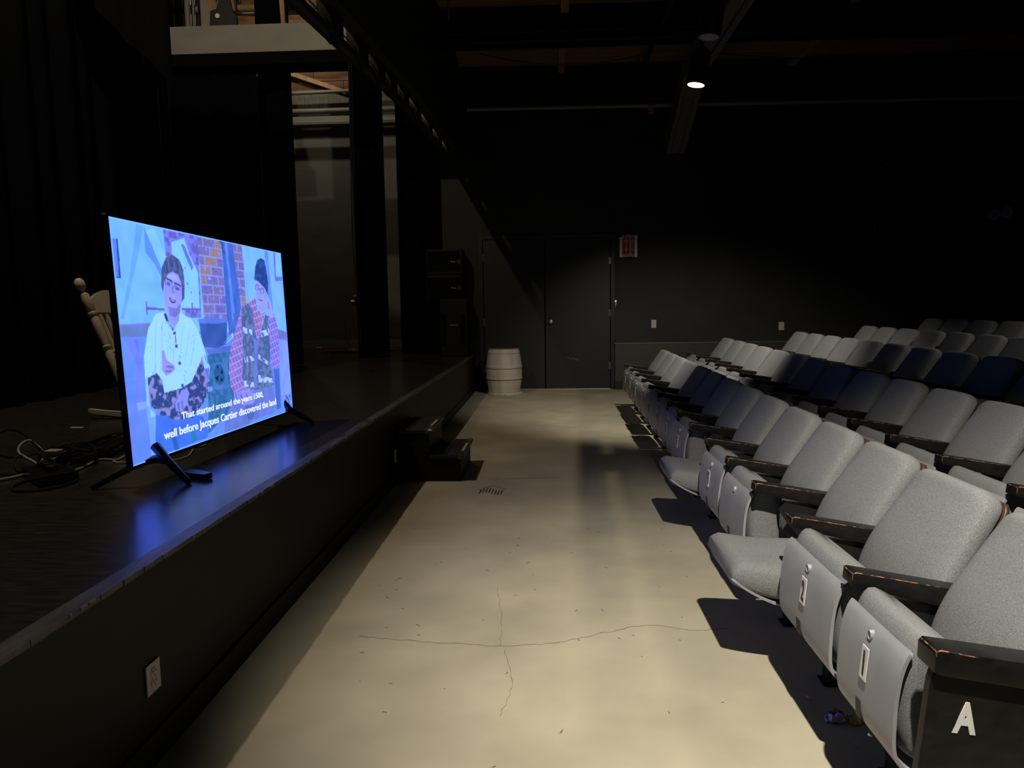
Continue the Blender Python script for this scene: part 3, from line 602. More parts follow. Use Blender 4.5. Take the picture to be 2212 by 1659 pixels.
 ((134, 138, 222),0,None,[(0.782,0.77),(0.78,0.764),(0.778,0.759),(0.774,0.756),(0.769,0.754),(0.765,0.755),(0.762,0.759),(0.76,0.763),(0.76,0.769),(0.761,0.775),(0.764,0.78),(0.768,0.783),(0.772,0.785),(0.776,0.784),(0.78,0.781),(0.782,0.776)]),
 ((40, 46, 106),0,None,[(0.827,0.752),(0.825,0.746),(0.821,0.74),(0.815,0.736),(0.808,0.734),(0.802,0.735),(0.797,0.739),(0.793,0.745),(0.793,0.751),(0.795,0.758),(0.799,0.764),(0.805,0.768),(0.811,0.769),(0.818,0.768),(0.823,0.765),(0.826,0.759)]),
 ((134, 138, 222),0,None,[(0.824,0.751),(0.822,0.745),(0.819,0.74),(0.814,0.737),(0.808,0.735),(0.803,0.736),(0.799,0.74),(0.796,0.744),(0.795,0.75),(0.797,0.756),(0.801,0.761),(0.806,0.765),(0.811,0.766),(0.817,0.765),(0.821,0.762),(0.824,0.757)]),
 ((40, 46, 106),0,None,[(0.782,0.767),(0.795,0.763),(0.795,0.759),(0.781,0.763)]),
 ((96, 86, 176),0,None,[(0.773,0.706),(0.809,0.698),(0.806,0.69),(0.775,0.696)]),
 ((146, 150, 232),0,None,[(0.829,0.707),(0.859,0.72),(0.876,0.687),(0.89,0.613),(0.882,0.592),(0.849,0.603),(0.83,0.645)]),
 ((110, 110, 200),0,None,[(0.846,0.686),(0.855,0.689),(0.86,0.645),(0.851,0.645)]),
 ((130, 128, 212),0,None,[(0.555,0.193),(0.602,0.202),(0.664,0.184),(0.688,0.135),(0.67,0.109),(0.607,0.115),(0.566,0.144)]),
 ((96, 94, 184),0,None,[(0.581,0.178),(0.59,0.18),(0.608,0.134),(0.598,0.132)]),
 ((96, 94, 184),0,None,[(0.619,0.179),(0.627,0.179),(0.644,0.133),(0.633,0.132)]),
]
NX, NY = 600, 390
def srgb(c): c = np.asarray(c, float)/255; return np.where(c <= .04045, c/12.92, ((c+.055)/1.055)**2.4)
def paint():
    U, V = np.meshgrid(np.linspace(0, 1, NX+1), np.linspace(0, 1, NY+1)); rg = np.random.default_rng(3)
    img = np.zeros((NY+1, NX+1, 3)); img[:] = (104, 150, 248)
    img += ((V-.5)*np.array([14, 36, 8])[:, None, None]).transpose(1, 2, 0)
    def blobs(n):
        g = rg.random((NY//n+3, NX//n+3)); y = V*(NY/n); x = U*(NX/n); i = y.astype(int); j = x.astype(int); fy = y-i; fx = x-j
        return (g[i, j]*(1-fy)*(1-fx)+g[i+1, j]*fy*(1-fx)+g[i, j+1]*(1-fy)*fx+g[i+1, j+1]*fy*fx)
    n3, n6, n16 = blobs(3), blobs(7), blobs(18)
    for col, pat, col2, pts in SCREEN_SHAPES:
        xs = np.array([p[0] for p in pts]); ys = np.array([p[1] for p in pts]); ins = np.zeros(U.shape, bool)
        for k in range(len(pts)):
            x1, y1 = xs[k-1], ys[k-1]; x2, y2 = xs[k], ys[k]
            if y1 == y2: continue
            c = ((y1 > V) != (y2 > V)) & (U < (x2-x1)*(V-y1)/(y2-y1)+x1); ins ^= c
        c1 = np.array(col, float); c2 = np.array(col2 if col2 else col, float)
        if pat == 0: f = (n16-.5)*.0; t = np.broadcast_to(c1, img.shape)+((n16-.5)*14)[..., None]
        elif pat == 1: f = np.clip((n6-.45)*4, 0, 1); t = c1+(c2-c1)*f[..., None]
        elif pat == 2:
            r = V*21; row = np.floor(r); m = (np.abs(r-row-.5) > .43) | (np.abs((U*14+row*.5) % 1-.5) > .46) | (n6 > .80)
            q_ = (np.floor(U*14+row*.5)*7+row*13) % 5; c = c2+q_[..., None]*np.array([3, 2, -3])+(q_ > 3)[..., None]*np.array([26, 8, -34])+((n3-.5)*18)[..., None]; t = np.where(m[..., None], c1, c)
        elif pat == 3: f = np.clip((n6-.5)*6, 0, 1)*.8; f = np.maximum(f, (n3 > .78)*.7); t = c1+(c2-c1)*f[..., None]
        elif pat == 4: f = ((n3 > .77) & (n16 > .5))*.8; t = c1+(c2-c1)*f[..., None]
        elif pat == 5:
            a = (np.abs(((U*1.0+V*.35)*46) % 1-.5) > .41) | (np.abs(((V*1.0-U*.3)*27) % 1-.5) > .41); t = np.where(a[..., None], c1+(c2-c1)*.6, c1+((n6-.5)*40)[..., None]*np.array([1, .3, .3]))
        img[ins] = t[ins]
    # soften by one cell
    p = np.pad(img, ((1, 1), (1, 1), (0, 0)), 'edge')
    img = .5*img+.125*(p[:-2, 1:-1]+p[2:, 1:-1]+p[1:-1, :-2]+p[1:-1, 2:])
    edge = (U < .003) | (U > .998) | (V > .996) | (V < .003); img[edge] = (120, 180, 255)
    L = srgb(np.clip(img, 0, 255))
    k = np.clip((L[..., 2]-.45)/.45, 0, 1); L[..., 2] *= 1+1.0*k*k*(3-2*k); L[..., 1] *= 1.16      # blue and green raised so the screen throws more light on the seats
    return L
img = paint()
xs = np.linspace(0, tw, NX+1); ys = np.linspace(0, th, NY+1)
gx, gy = np.meshgrid(xs, ys)
vv = np.stack([gx.ravel(), gy.ravel(), np.zeros(gx.size)], 1)
ii = np.arange(NY)[:, None]*(NX+1)+np.arange(NX)[None, :]
quads = np.stack([ii, ii+1, ii+NX+2, ii+NX+1], -1).reshape(-1, 4)
me = bpy.data.meshes.new('screen')
me.vertices.add(len(vv)); me.vertices.foreach_set('co', vv.ravel())
me.loops.add(quads.size); me.loops.foreach_set('vertex_index', quads.ravel().astype(np.int32))
me.polygons.add(len(quads)); me.polygons.foreach_set('loop_start', (np.arange(len(quads))*4).astype(np.int32))
me.update(calc_edges=True)
at = me.color_attributes.new('picture', 'FLOAT_COLOR', 'POINT')
at.data.foreach_set('color', np.concatenate([img.reshape(-1, 3), np.ones((img.shape[0]*img.shape[1], 1))], 1).astype(np.float32).ravel())
sm = bpy.data.materials.new('lit_screen'); sm.use_nodes = True; nt = sm.node_tree; bs = nt.nodes['Principled BSDF']
an = nt.nodes.new('ShaderNodeAttribute'); an.attribute_name = 'picture'
bs.inputs['Base Color'].default_value = (.01, .01, .01, 1); bs.inputs['Roughness'].default_value = .3
nt.links.new(an.outputs['Color'], bs.inputs['Emission Color']); bs.inputs['Emission Strength'].default_value = 1.14
me.materials.append(sm); link('screen', me, tv)
M['caption'] = mat('lit_caption', (.9, .9, .9), .5, emit=((.82, .93, 1.0), 1.0))
for txt, u0, u1, v0, v1 in (('That started around the years 1500,', .231, .750, .1245, .1665), ('well before Jacques Cartier discovered the land', .141, .853, .0545, .1045)):
    t = fit(text_mesh(txt, .1, .0004, .0016), (u1-u0)*tw, (v1-v0)*th, M['caption'])
    # one part per word: islands grouped by the gaps between them
    bmt = bmesh.new(); bmt.from_mesh(t); seen = set(); isl = []
    bmt.verts.ensure_lookup_table()
    for v in bmt.verts:
        if v.index in seen: continue
        st_ = [v]; seen.add(v.index); comp = []
        while st_:
            q = st_.pop(); comp.append(q.index)
            for e_ in q.link_edges:
                w_ = e_.other_vert(q)
                if w_.index not in seen: seen.add(w_.index); st_.append(w_)
        xx = [bmt.verts[k].co.x for k in comp]; isl.append((min(xx), max(xx), comp))
    isl.sort(); groups_ = []; xe = -99
    for a_, b_, comp in isl:
        if a_ > xe+.0095: groups_.append([])
        groups_[-1] += comp; xe = max(xe, b_)
    for comp in groups_:
        keep = set(comp); bw_ = bmt.copy(); bw_.verts.ensure_lookup_table()
        bmesh.ops.delete(bw_, geom=[v for v in bw_.verts if v.index not in keep], context='VERTS')
        mw = bpy.data.meshes.new('subtitle_word'); bw_.to_mesh(mw); bw_.free(); mw.materials.append(M['caption'])
        o = link('subtitle_word', mw, tv); o.location = ((u0+u1)/2*tw, (v0+v1)/2*th, .0012)
# splayed feet
tvM = tv.matrix_world.inverted()
for k, (yf, yb, ya) in enumerate(((2.86, 2.77, 2.93), (4.46, 4.42, 4.40))):
    fr = (-1.505, yf, ZS+.006); rr = (-1.87, yb, ZS+.006); top = (-1.672, ya-.02, .700)
    f_ = MB()
    f_.tube([tvM @ Vector(p) for p in ((-1.667, ya-.03, .745), (-1.61, ya-.05, .69), fr)], [.021, .019, .013], 6)
    f_.tube([tvM @ Vector(p) for p in ((-1.69, ya-.06, .685), (-1.72, (ya+yb)/2-.02, .672), rr)], [.02, .016, .011], 6)
    f_.tube([tvM @ Vector(p) for p in ((-1.70, ya-.12, .684), (-1.675, ya-.02, .684), (-1.62, ya-.045, .68))], [.014, .018, .014], 6)
    f_.build('foot', M['tv'], tv, smooth=50)
rm = MB(); rm.prism([(-1.62, 2.99), (-1.56, 2.96), (-1.47, 2.925), (-1.455, 2.965), (-1.54, 3.02), (-1.60, 3.05)], 'z', ZS+.002, ZS+.028, 0, .006)
tag(rm.build('foot_cover', M['tv']), 'small black plastic piece lying beside the near television foot', 'plastic part')

# ------------------------------------------------------------------ cables on the stage
CAB = {
 'black_loop': [(-3.294,4.041),(-3.348,4.140),(-3.368,4.242),(-3.265,4.187),(-3.044,3.973),(-2.773,3.682),(-2.646,3.552),(-2.562,3.478)],
 'white_loop': [(-2.571,3.490),(-2.655,3.565),(-2.793,3.709),(-2.930,3.851),(-2.971,3.875),(-2.943,3.795),(-2.843,3.632),(-2.739,3.505),(-2.650,3.421),(-2.534,3.319),(-2.425,3.223),(-2.402,3.223)],
 'white_inner': [(-2.439,3.254),(-2.489,3.362),(-2.488,3.430),(-2.471,3.477),(-2.478,3.501),(-2.422,3.406),(-2.408,3.317),(-2.431,3.296),(-2.478,3.308)],
 'black_left': [(-2.897,3.532),(-2.818,3.471),(-2.731,3.411),(-2.671,3.410),(-2.646,3.456),(-2.622,3.491),(-2.571,3.490)],
 'white_run': [(-2.171,3.070),(-2.172,3.150),(-2.193,3.251),(-2.206,3.336),(-2.174,3.347),(-2.134,3.335),(-2.112,3.346),(-2.124,3.413),(-2.091,3.424)],
 'white_run2': [(-2.113,3.303),(-2.065,3.270),(-2.024,3.280),(-1.958,3.279),(-1.876,3.299),(-1.817,3.320),(-1.798,3.374),(-1.804,3.442),(-1.858,3.587),(-1.892,3.664),(-1.862,3.676),(-1.855,3.716),(-1.898,3.827)],
 'left_white': [(-2.390,2.899),(-2.380,2.919),(-2.360,2.958),(-2.346,3.002),(-2.329,3.038)],
 'left_black': [(-2.495,3.031),(-2.461,3.021),(-2.406,3.017),(-2.349,3.024),(-2.332,3.047)],
 'front_loop': [(-2.250,2.984),(-2.250,2.914),(-2.237,2.816),(-2.197,2.754),(-2.146,2.724),(-2.078,2.738),(-2.031,2.784),(-2.020,2.863),(-2.031,2.913),(-2.077,2.965),(-2.126,2.991),(-2.184,3.001)],
 'small_loop': [(-2.639,3.433),(-2.689,3.434),(-2.624,3.321),(-2.491,3.154),(-2.411,3.076),(-2.372,3.066)],
 'coil1': [(-2.309,3.152),(-2.435,3.275),(-2.508,3.431),(-2.508,3.574),(-2.452,3.598),(-2.477,3.757),(-2.469,3.855),(-2.384,3.824),(-2.325,3.753),(-2.281,3.646),(-2.259,3.497),(-2.252,3.370),(-2.288,3.316),(-2.301,3.232)],
 'coil2': [(-2.291,3.151),(-2.360,3.317),(-2.364,3.428),(-2.335,3.498),(-2.338,3.622),(-2.385,3.782),(-2.373,3.824),(-2.291,3.646),(-2.265,3.521),(-2.249,3.337),(-2.383,3.406),(-2.461,3.477),(-2.470,3.549),(-2.372,3.523),(-2.254,3.381),(-2.183,3.251),(-2.190,3.150)],
 'coil3': [(-2.545,3.454),(-2.546,3.526),(-2.513,3.575),(-2.421,3.536),(-2.294,3.450),(-2.244,3.497),(-2.270,3.620),(-2.340,3.726),(-2.405,3.728),(-2.417,3.623),(-2.406,3.499),(-2.356,3.338),(-2.300,3.191)],
 'coil4': [(-2.464,3.276),(-2.538,3.431),(-2.544,3.538),(-2.435,3.512),(-2.324,3.451),(-2.285,3.497),(-2.244,3.545),(-2.270,3.620),(-2.204,3.449),(-2.215,3.358),(-2.235,3.272),(-2.245,3.190)],
}
CL = dict(black_loop=('black cable looping out to the far left of the tangle', .007), white_loop=('white cable making a tall bend left of the power strip', .0065),
 white_inner=('short white cable folded on top of the tangle', .006), black_left=('black cable running left behind the white bend', .006), white_run=('white cable running from the power strip to the television edge', .006),
 white_run2=('white cable passing under the television', .006), left_white=('pale cable entering the tangle from the left edge', .008), left_black=('black cable entering the tangle just above the pale one', .006),
 front_loop=('black cable looping in front of the power strip', .007), small_loop=('small black loop left of the power strip', .006), coil1=('coiled black cable, outermost turns of the tangle', .007),
 coil2=('coiled black cable, twisted middle turns of the tangle', .006), coil3=('coiled black cable, inner turns of the tangle', .006), coil4=('coiled black cable, lowest turns of the tangle', .007))
for i, (k, pts) in enumerate(CAB.items()):
    lab, r = CL[k]; r *= .75; rc = random.Random(i)
    lift = (0, .006, .012, .018)[i % 4] if 'coil' in k or 'inner' in k else 0
    P = smooth_path([(p[0], p[1], ZS+.002+r+lift) for p in pts], 6)
    mb = MB().tube(P, r, 6)
    if k.startswith('coil'):
        for q in range(3):
            d = Vector((rc.uniform(-.03, .03), rc.uniform(-.05, .05), 0))
            mb.tube([p+d*math.sin(j/len(P)*3.1)+Vector((0, 0, .008*(q+1))) for j, p in enumerate(P)], r, 6)
    tag(mb.build('coiled_cable' if 'coil' in k else 'power_cable', M['cable_white' if 'white' in k else 'cable_black'], smooth=True), lab, 'cable')
ps = MB(); ps.prism([(-2.36, 3.02), (-2.12, 2.80), (-2.03, 2.93), (-2.22, 3.08)], 'z', ZS+.002, ZS+.045, 0, .006)
pso = tag(ps.build('power_strip', M['tv']), 'black power strip under the cable tangle', 'power strip')
for t in (.2, .5, .8):
    x, y = -2.29+t*.18, 3.05-t*.16
    MB().box(x-.018, x+.018, y-.018, y+.018, ZS+.044, ZS+.07, .005).build('plug', M['cable_black'], pso)
tag(MB().box(-2.40, -2.33, 3.22, 3.27, ZS+.05, ZS+.075, .006).build('cable_adapter', M['cable_white']), 'small white plug adapter lying on the tangle', 'adapter')
tag(MB().box(-3.04, -2.96, 4.33, 4.36, ZS+.0005, ZS+.003, .001).build('tape_scrap', M['tape']), 'short pale tape scrap on the stage behind the cables', 'tape')

# ------------------------------------------------------------------ rocking chair behind the television
rk = tag(empty('rocking_chair'), 'cream painted wooden rocking chair half hidden behind the television', 'rocking chair')
ndir = Vector((-2.935+.215, 0, .72)) ; top = Vector((-3.135, 0, 1.44)); bot = Vector((-2.88, 0, .75))
ax = (top-bot).normalized(); L = (top-bot).length
def turned(y):
    prof = [(.0, -.05), (.020, -.04), (.024, .0), (.029, .10), (.031, .25), (.030, .33), (.022, .355), (.030, .365), (.030, .378), (.021, .385), (.024, .42), (.029, .50), (.027, .58), (.022, .60), (.031, .61), (.031, .622), (.024, .63), (.029, .64), (.031, .72), (.026, .755), (.013, .765), (.013, .78), (.026, .795), (.034, .82), (.031, .85), (.018, .868), (0, .873)]
    mb = MB().lathe(prof, (0, 0, 0), 16)
    q = Vector((0, 0, 1)).rotation_difference(ax).to_matrix()
    mb.v = [tuple(q @ (Vector(v)*1.0) + bot + Vector((0, y, 0)) - ax*.02) for v in mb.v]
    return mb
for y in (4.72, 5.22): turned(y).build('back_post', M['rocker'], rk, smooth=True)
def on(t, dx=0): p = bot+ax*t; return p
prof = []
for i in range(13):
    s = i/12; prof.append((4.74+s*.46, .665+.085*math.sin(math.pi*s)**.8+.02))
cr_ = MB(); vs = []; n = len(prof)
side = Vector((ax.z, 0, -ax.x))*.012
for sgn in (-1, 1):
    for (y, t) in prof: p = bot+ax*t+side*sgn; vs.append((p.x, y, p.z))
    for (y, t) in prof: p = bot+ax*.60+side*sgn; vs.append((p.x, y, p.z))
fs = []
for s_ in (0, 2*n):
    for i in range(n-1): fs.append((s_+i, s_+i+1, s_+n+i+1, s_+n+i))
for i in range(n-1): fs += [(i, i+1, 2*n+i+1, 2*n+i), (n+i, n+i+1, 3*n+i+1, 3*n+i)]
fs += [(0, n, 3*n, 2*n), (n-1, 2*n-1, 4*n-1, 3*n-1)]
cr_.add(vs, fs).build('crest_rail', M['rocker'], rk)
for i in range(6):
    y = 4.79+i*.072
    a, c = bot+ax*.02, bot+ax*.62; mb = MB(); w = .018
    mb.add([(p.x+side.x*s1*.7, y+s2*w, p.z+side.z*s1*.7) for p in (a, c) for s1 in (-1, 1) for s2 in (-1, 1)], [(0, 1, 3, 2), (4, 6, 7, 5), (0, 4, 5, 1), (2, 3, 7, 6), (0, 2, 6, 4), (1, 5, 7, 3)])
    mb.build('slat', M['rocker'], rk)
MB().box(-2.93, -2.42, 4.68, 5.26, .905, .94, .01).build('seat', M['rocker'], rk)
for y in (4.72, 5.22):
    MB().tube([(bot+ax*.20).to_tuple()[:1]+(y,)+((bot+ax*.32).z,), (-2.7, y, 1.10), (-2.44, y, 1.09)], [.02, .026, .03], 8).build('armrest', M['rocker'], rk, smooth=True)
    MB().tube([(-2.47, y, 1.08), (-2.48, y, .63)], .02, 8).build('leg', M['rocker'], rk, smooth=True)
    MB().tube([(-2.86, y, .9), (-2.82, y, .63)], .02, 8).build('leg', M['rocker'], rk, smooth=True)
    pr = []
    for i in range(15):
        x = -3.16+i*.06; u = (x+2.68)/.5; pr.append((x, ZS+.004+.045*u*u))
    pts = pr+[(x, z+.045-.02*abs((x+2.68)/.5)) for x, z in pr[::-1]]
    MB().prism(pts, 'y', y-.016, y+.016).build('rocker', M['rocker'], rk)

# ------------------------------------------------------------------ loudspeakers
def speaker_box(label, x0, x1, y0, y1, z0, z1):
    return tag(MB().box(x0, x1, y0, y1, z0, z1, .012).build('loudspeaker', M['speaker']), label, 'loudspeaker')
sub = speaker_box('black bass loudspeaker at the bottom of the stack, with two tall ports', -1.64, -1.22, 10.98, 11.38, ZS+.005, 1.47)
for s in (-1, 1):
    cx_ = -1.43
    pp = [(cx_+s*.185, .75), (cx_+s*.125, .76), (cx_+s*.10, 1.02), (cx_+s*.12, 1.23), (cx_+s*.185, 1.24)]
    MB().prism(pp, 'y', 10.974, 10.985).build('port', M['grille'], sub)
t = fit(text_mesh('BOSE PROFESSIONAL', .03, .001), .13, .012, M['logo']); o = link('logo', t, sub); basis(o, (1, 0, 0), (0, 0, 1), (-1.43, 10.977, 1.07))
lo_ = speaker_box('black loudspeaker in the middle of the stack', -1.84, -1.30, 11.0, 11.38, 1.475, 1.84)
hi_ = speaker_box('black loudspeaker on top of the stack', -1.84, -1.28, 11.0, 11.38, 1.845, 2.23)
for o_, z in ((lo_, 1.66), (hi_, 2.06)):
    MB().box(-1.82, -1.32, 10.985, 11.0, z-.16, z+.14, .006).build('grille', M['grille'], o_)
    MB().lathe([(0, -.01), (.04, -.01), (.05, .0), (.05, .02), (0, .02)], (-1.33, 10.99, z-.02), 16, 'y').build('knob', M['black'], o_)
    t = fit(text_mesh('BOSE', .03, .001), .075, .016, M['logo']); o = link('logo', t, o_); basis(o, (1, 0, 0), (.35, 0, 1), (-1.42, 10.983, z-.02))
    o.matrix_local = Matrix(((1, .4, 0, -1.42), (0, 0, -1, 10.976), (0, 1, 0, z-.02), (0, 0, 0, 1)))

# clutter at the foot of the far stage wall
tag(MB().box(-4.02, -3.92, 12.2, 12.3, ZS+.003, ZS+.10, .008).build('junction_box', M['white']), 'small white box at the foot of the grey stage wall', 'box')
for k, pts in enumerate([[(-3.9, 12.3), (-3.75, 12.5), (-3.6, 12.4), (-3.5, 12.6)], [(-3.6, 12.8), (-3.4, 12.6), (-3.2, 12.8), (-3.0, 12.7), (-2.8, 12.9)], [(-3.7, 12.0), (-3.4, 12.1), (-3.1, 12.0), (-2.8, 12.1)]]):
    tag(MB().tube(smooth_path([(p[0], p[1], ZS+.02) for p in pts], 5), .016, 6).build('floor_cable', M[('foil_red', 'cable_white', 'cable_black')[k]], smooth=True), ['reddish cable lying beside the small white box', 'pale cable lying at the foot of the grey wall', 'black cable lying in front of the pale one'][k], 'cable')

# ------------------------------------------------------------------ stairs to the stage
sp = tag(empty('stage_steps'), 'small black two-step stair unit against the stage front', 'steps')
MB().box(XE+.014, -.895, 5.285, 5.945, .0, .375).box(-.895, -.655, 5.285, 5.945, 0, .182).build('carcass', M['stage_front'], sp)
for (x0, x1, z) in ((XE+.014, -.875, .40), (-.893, -.63, .205)):
    MB().box(x0, x1-.02, 5.27, 5.96, z-.025, z, .003).build('tread', M['dark'], sp)
    nz = MB().prism([(x1-.05, z-.03), (x1-.012, z-.03), (x1, z-.016), (x1, z-.004), (x1-.006, z+.004), (x1-.05, z+.004)], 'y', 5.268, 5.962).build('nosing', M['stage_edge'], sp)
    MB().box(x1-.034, x1-.022, 5.45 if z > .3 else 5.42, 5.75, z+.004, z+.0052).build('tape_strip', M['tape'], nz)
MB().box(-.90, -.872, 5.266, 5.285, .393, .406, .002).build('worn_corner', M['white'], sp)

# ------------------------------------------------------------------ barrel
bc = (-.655, 10.93, 0)
br = tag(empty('barrel', bc), 'white painted wooden barrel standing by the far double door', 'barrel')
H_ = .70
def rad(h): return .232+.045*math.sin(math.pi*min(max((h-.0)/H_, 0), 1))**.9
ns = 18
for i in range(ns):
    a0 = 2*math.pi*i/ns+.0016; a1 = 2*math.pi*(i+1)/ns-.0016; dr = random.uniform(-.0007, .0007)
    prof = [(rad(H_*j/10)+dr, .02+(H_-.02)*j/10) for j in range(11)]
    inner = [(r-.02, h) for r, h in prof[::-1]]
    MB().lathe(prof+inner+[prof[0]], (0, 0, 0), 3, a0=a0, a1=a1).build('stave', M['barrel'], br, smooth=True)
for h, w in ((.655, .04), (.43, .05), (.255, .04), (.05, .06)):
    MB().lathe([(rad(h-w/2)+.003, h-w/2), (rad(h-w/2)+.0042, h-w/2+.002), (rad(h+w/2)+.0034, h+w/2-.002), (rad(h+w/2)+.002, h+w/2)], (0, 0, 0), 48).build('hoop', M['barrel'], br, smooth=True)
    MB().lathe([(rad(h)+.004, h-w/2-.004), (rad(h)+.0062, h-w/2-.003), (rad(h)+.0062, h-w/2+.0012), (rad(h)+.004, h-w/2+.002)], (0, 0, 0), 48).build('hoop_edge', M['rust'], br)
MB().lathe([(0, .69), (rad(.68)-.014, .69), (rad(.68)-.014, .703), (0, .704)], (0, 0, 0), 40).build('head', M['lidwood'], br)
MB().lathe([(.2, 0), (.265, 0), (.272, .012), (.262, .03), (.2, .03)], (.02, -.01, 0), 40).build('base_ring', M['barrel'], br, smooth=True)

# ------------------------------------------------------------------ wall fittings
def outlet(label, loc, right, w=.075, h=.118, sockets=True):
    o = tag(empty('wall_outlet', loc), label, 'outlet'); n = Vector(right).cross(Vector((0, 0, 1)))
    def place(mb, nm, mt):
        q = mb.build(nm, M[mt], o); basis(q, right, (0, 0, 1), (0, 0, 0)); return q
    place(MB().box(-w/2, w/2, -h/2, h/2, 0.0005, .006, .0018), 'cover_plate', 'ivory')
    if sockets:
        for s in (-1, 1):
            mb = MB(); bmm = bmesh.new(); bmesh.ops.create_circle(bmm, cap_ends=True, radius=.0165, segments=20)
            ex = bmesh.ops.extrude_face_region(bmm, geom=bmm.faces[:]); bmesh.ops.translate(bmm, verts=[g for g in ex['geom'] if isinstance(g, bmesh.types.BMVert)], vec=(0, 0, .003))
            for v in bmm.verts: v.co.x = max(-.0165, min(.0165, v.co.x)); v.co.y = max(-.0135, min(.0135, v.co.y))+s*.0195*h/.118; v.co.z += .005
            so = place(mb.bm(bmm), 'socket', 'ivory')
            sl = MB()
            for dx in (-.006, .006): sl.box(dx-.0012, dx+.0012, s*.0195*h/.118-.0, s*.0195*h/.118+.008, .0078, .0088)
            sl.box(-.002, .002, s*.0195*h/.118-.009, s*.0195*h/.118-.005, .0078, .0088)
            k = sl.build('slot', M['slot'], so); k.matrix_local = Matrix()
        place(MB().lathe([(0, .0), (.003, .0), (.003, .0075), (0, .0078)], (0, 0, 0), 10), 'screw', 'chrome')
    else:
        place(MB().box(-.004, .004, -.010, .010, .006, .014, .001), 'toggle', 'ivory')
    return o
outlet('ivory double outlet low on the near part of the stage front', (XE+.0005, 1.905, .255), (0, 1, 0), .07, .09)
outlet('double outlet on the stage front just before the black steps', (XE+.0005, 5.235, .213), (0, 1, 0), .07, .105)
outlet('ivory double outlet on the black wall right of the door', (1.72, YW, 1.04), (1, 0, 0), .078, .13)
outlet('blank-looking bluish plate on the black wall above the rear rows', (3.727, YW, .98), (1, 0, 0), .085, .128, False)
hk = MB(); hk.tube([(1.115, YW-.005, 1.39), (1.115, YW-.05, 1.385), (1.105, YW-.06, 1.35), (1.10, YW-.05, 1.30)], .008, 8); hk.box(1.10, 1.13, YW-.006, YW-.0, 1.36, 1.42, .002)
tag(hk.build('wall_hook', M['chrome'], smooth=True), 'small metal hook on the wall just right of the door frame', 'hook')

# projecting fire sign
sg = tag(empty('fire_sign'), 'red and white V-shaped fire sign with arrows beside the door', 'sign')
X0, X1, Z0, Z1 = 1.175, 1.452, 2.10, 2.44; XR = 1.335; YR = YW-.10
MB().box(X0, X0+.035, YW-.003, YW-.0, Z0, Z1-.03).box(X1-.04, X1, YW-.003, YW-.0, Z0, Z1).build('flange', M['white'], sg)
for (a, bb_) in (((X0+.035, YW-.002), (XR, YR)), ((XR, YR), (X1-.04, YW-.002))):
    r_ = Vector((bb_[0]-a[0], bb_[1]-a[1], 0)); w = r_.length; r_.normalize(); h = Z1-Z0
    pnl = MB().box(0, w, 0, h, -.003, 0).build('panel', M['white'], sg); basis(pnl, r_, (0, 0, 1), (a[0], a[1], Z0))
    rd = MB().box(.008, w-.006, .008, h-.008, 0.0002, .0008).build('red_field', M['red'], pnl)
    s_ = 1 if a[0] < 1.3 else -1
    stp = MB(); k_ = 0
    for i in range(4):
        x = .012+(w-.02)*i/4
        for zz in (.012, h-.052): stp.prism([(x, zz), (x+.014, zz), (x+.014+.014*s_, zz+.04), (x+.014*s_, zz+.04)], 'z', .001, .0016)
    for i in range(6):
        zz = .06+i*.037
        for x in (.010, w-.026): stp.prism([(x, zz), (x, zz+.014), (x+.014, zz+.014+.018*s_), (x+.014, zz+.018*s_)], 'z', .001, .0016)
    stp.build('stripe', M['white'], pnl)
    t = fit(text_mesh('FIRE', .05, .0004, .001), w*.42, .040, M['white']); o = link('wording', t, pnl); o.location = (w/2, h*.745, .0018)
    ar = MB(); c = w/2
    ar.prism([(c-.014, .20), (c-.014, .125), (c-.030, .125), (c, .065), (c+.030, .125), (c+.014, .125), (c+.014, .20)], 'z', .001, .0016)
    ar.build('arrow', M['white'], pnl)
    MB().prism([(c-.006, .185), (c-.006, .115), (c-.012, .115), (c, .088), (c+.012, .115), (c+.006, .115), (c+.006, .185)], 'z', .0017, .0022).build('arrow_core', M['red'], pnl)
    MB().prism([(c-.028, .208), (c-.014, .220), (c+.014, .220), (c+.028, .208), (c+.028, .216), (c+.014, .229), (c-.014, .229), (c-.028, .216)], 'z', .001, .0016).build('arc_mark', M['white'], pnl)

# emergency twin lamp head on the wall at the right
em = tag(empty('emergency_light', (6.93, YW, 2.64)), 'twin-headed pale emergency light high on the far black wall', 'emergency light')
MB().box(-.05, .05, -.05, 0, -.03, .05, .008).build('housing', M['ivory'], em)
for s, dz in ((-1, 0), (1, .03)):
    hd_ = MB().lathe([(0, .0), (.04, .0), (.075, -.03), (.088, -.07), (.08, -.085), (0, -.088)], (s*.095, -.045, dz), 16, 'y').build('lamp_head', M['ivory'], em, smooth=True)
    if s < 0: MB().prism([(-.15, -.045), (-.05, .02), (-.045, .005), (-.15, -.062)], 'y', -.138, -.1325).build('shade_slot', M['slot'], hd_)

# ceiling downlights
def downlight(label, x, y, z, lit, tilt=0):
    ZT = (ZC-z)
    o = tag(empty('ceiling_downlight', (x, y, z)), label, 'downlight', None); o.rotation_euler = (0, tilt, 0)
    r = .068
    MB().lathe([(r+.004, 0), (r+.016, .0), (r+.018, .26), (r-.02, .31), (0, .31)], (0, 0, 0), 28).build('housing', M['black'], o, smooth=True)
    MB().lathe([(0, .006), (r, .006), (r+.003, .002)], (0, 0, 0), 28).build('lens', M['lens' if lit else 'lens_off'], o)
    MB().tube([(0, 0, .31), (-(ZT)*math.tan(tilt)*.98, 0, ZT*.99)], .016, 8).build('stem', M['black'], o)
    return o
downlight('lit round black downlight hanging beside the grey timber beam', 1.31, 6.44, 3.205, True, .16)
downlight('unlit round downlight hanging nearer than the lit one', 1.21, 5.5, 3.26, False, .1)

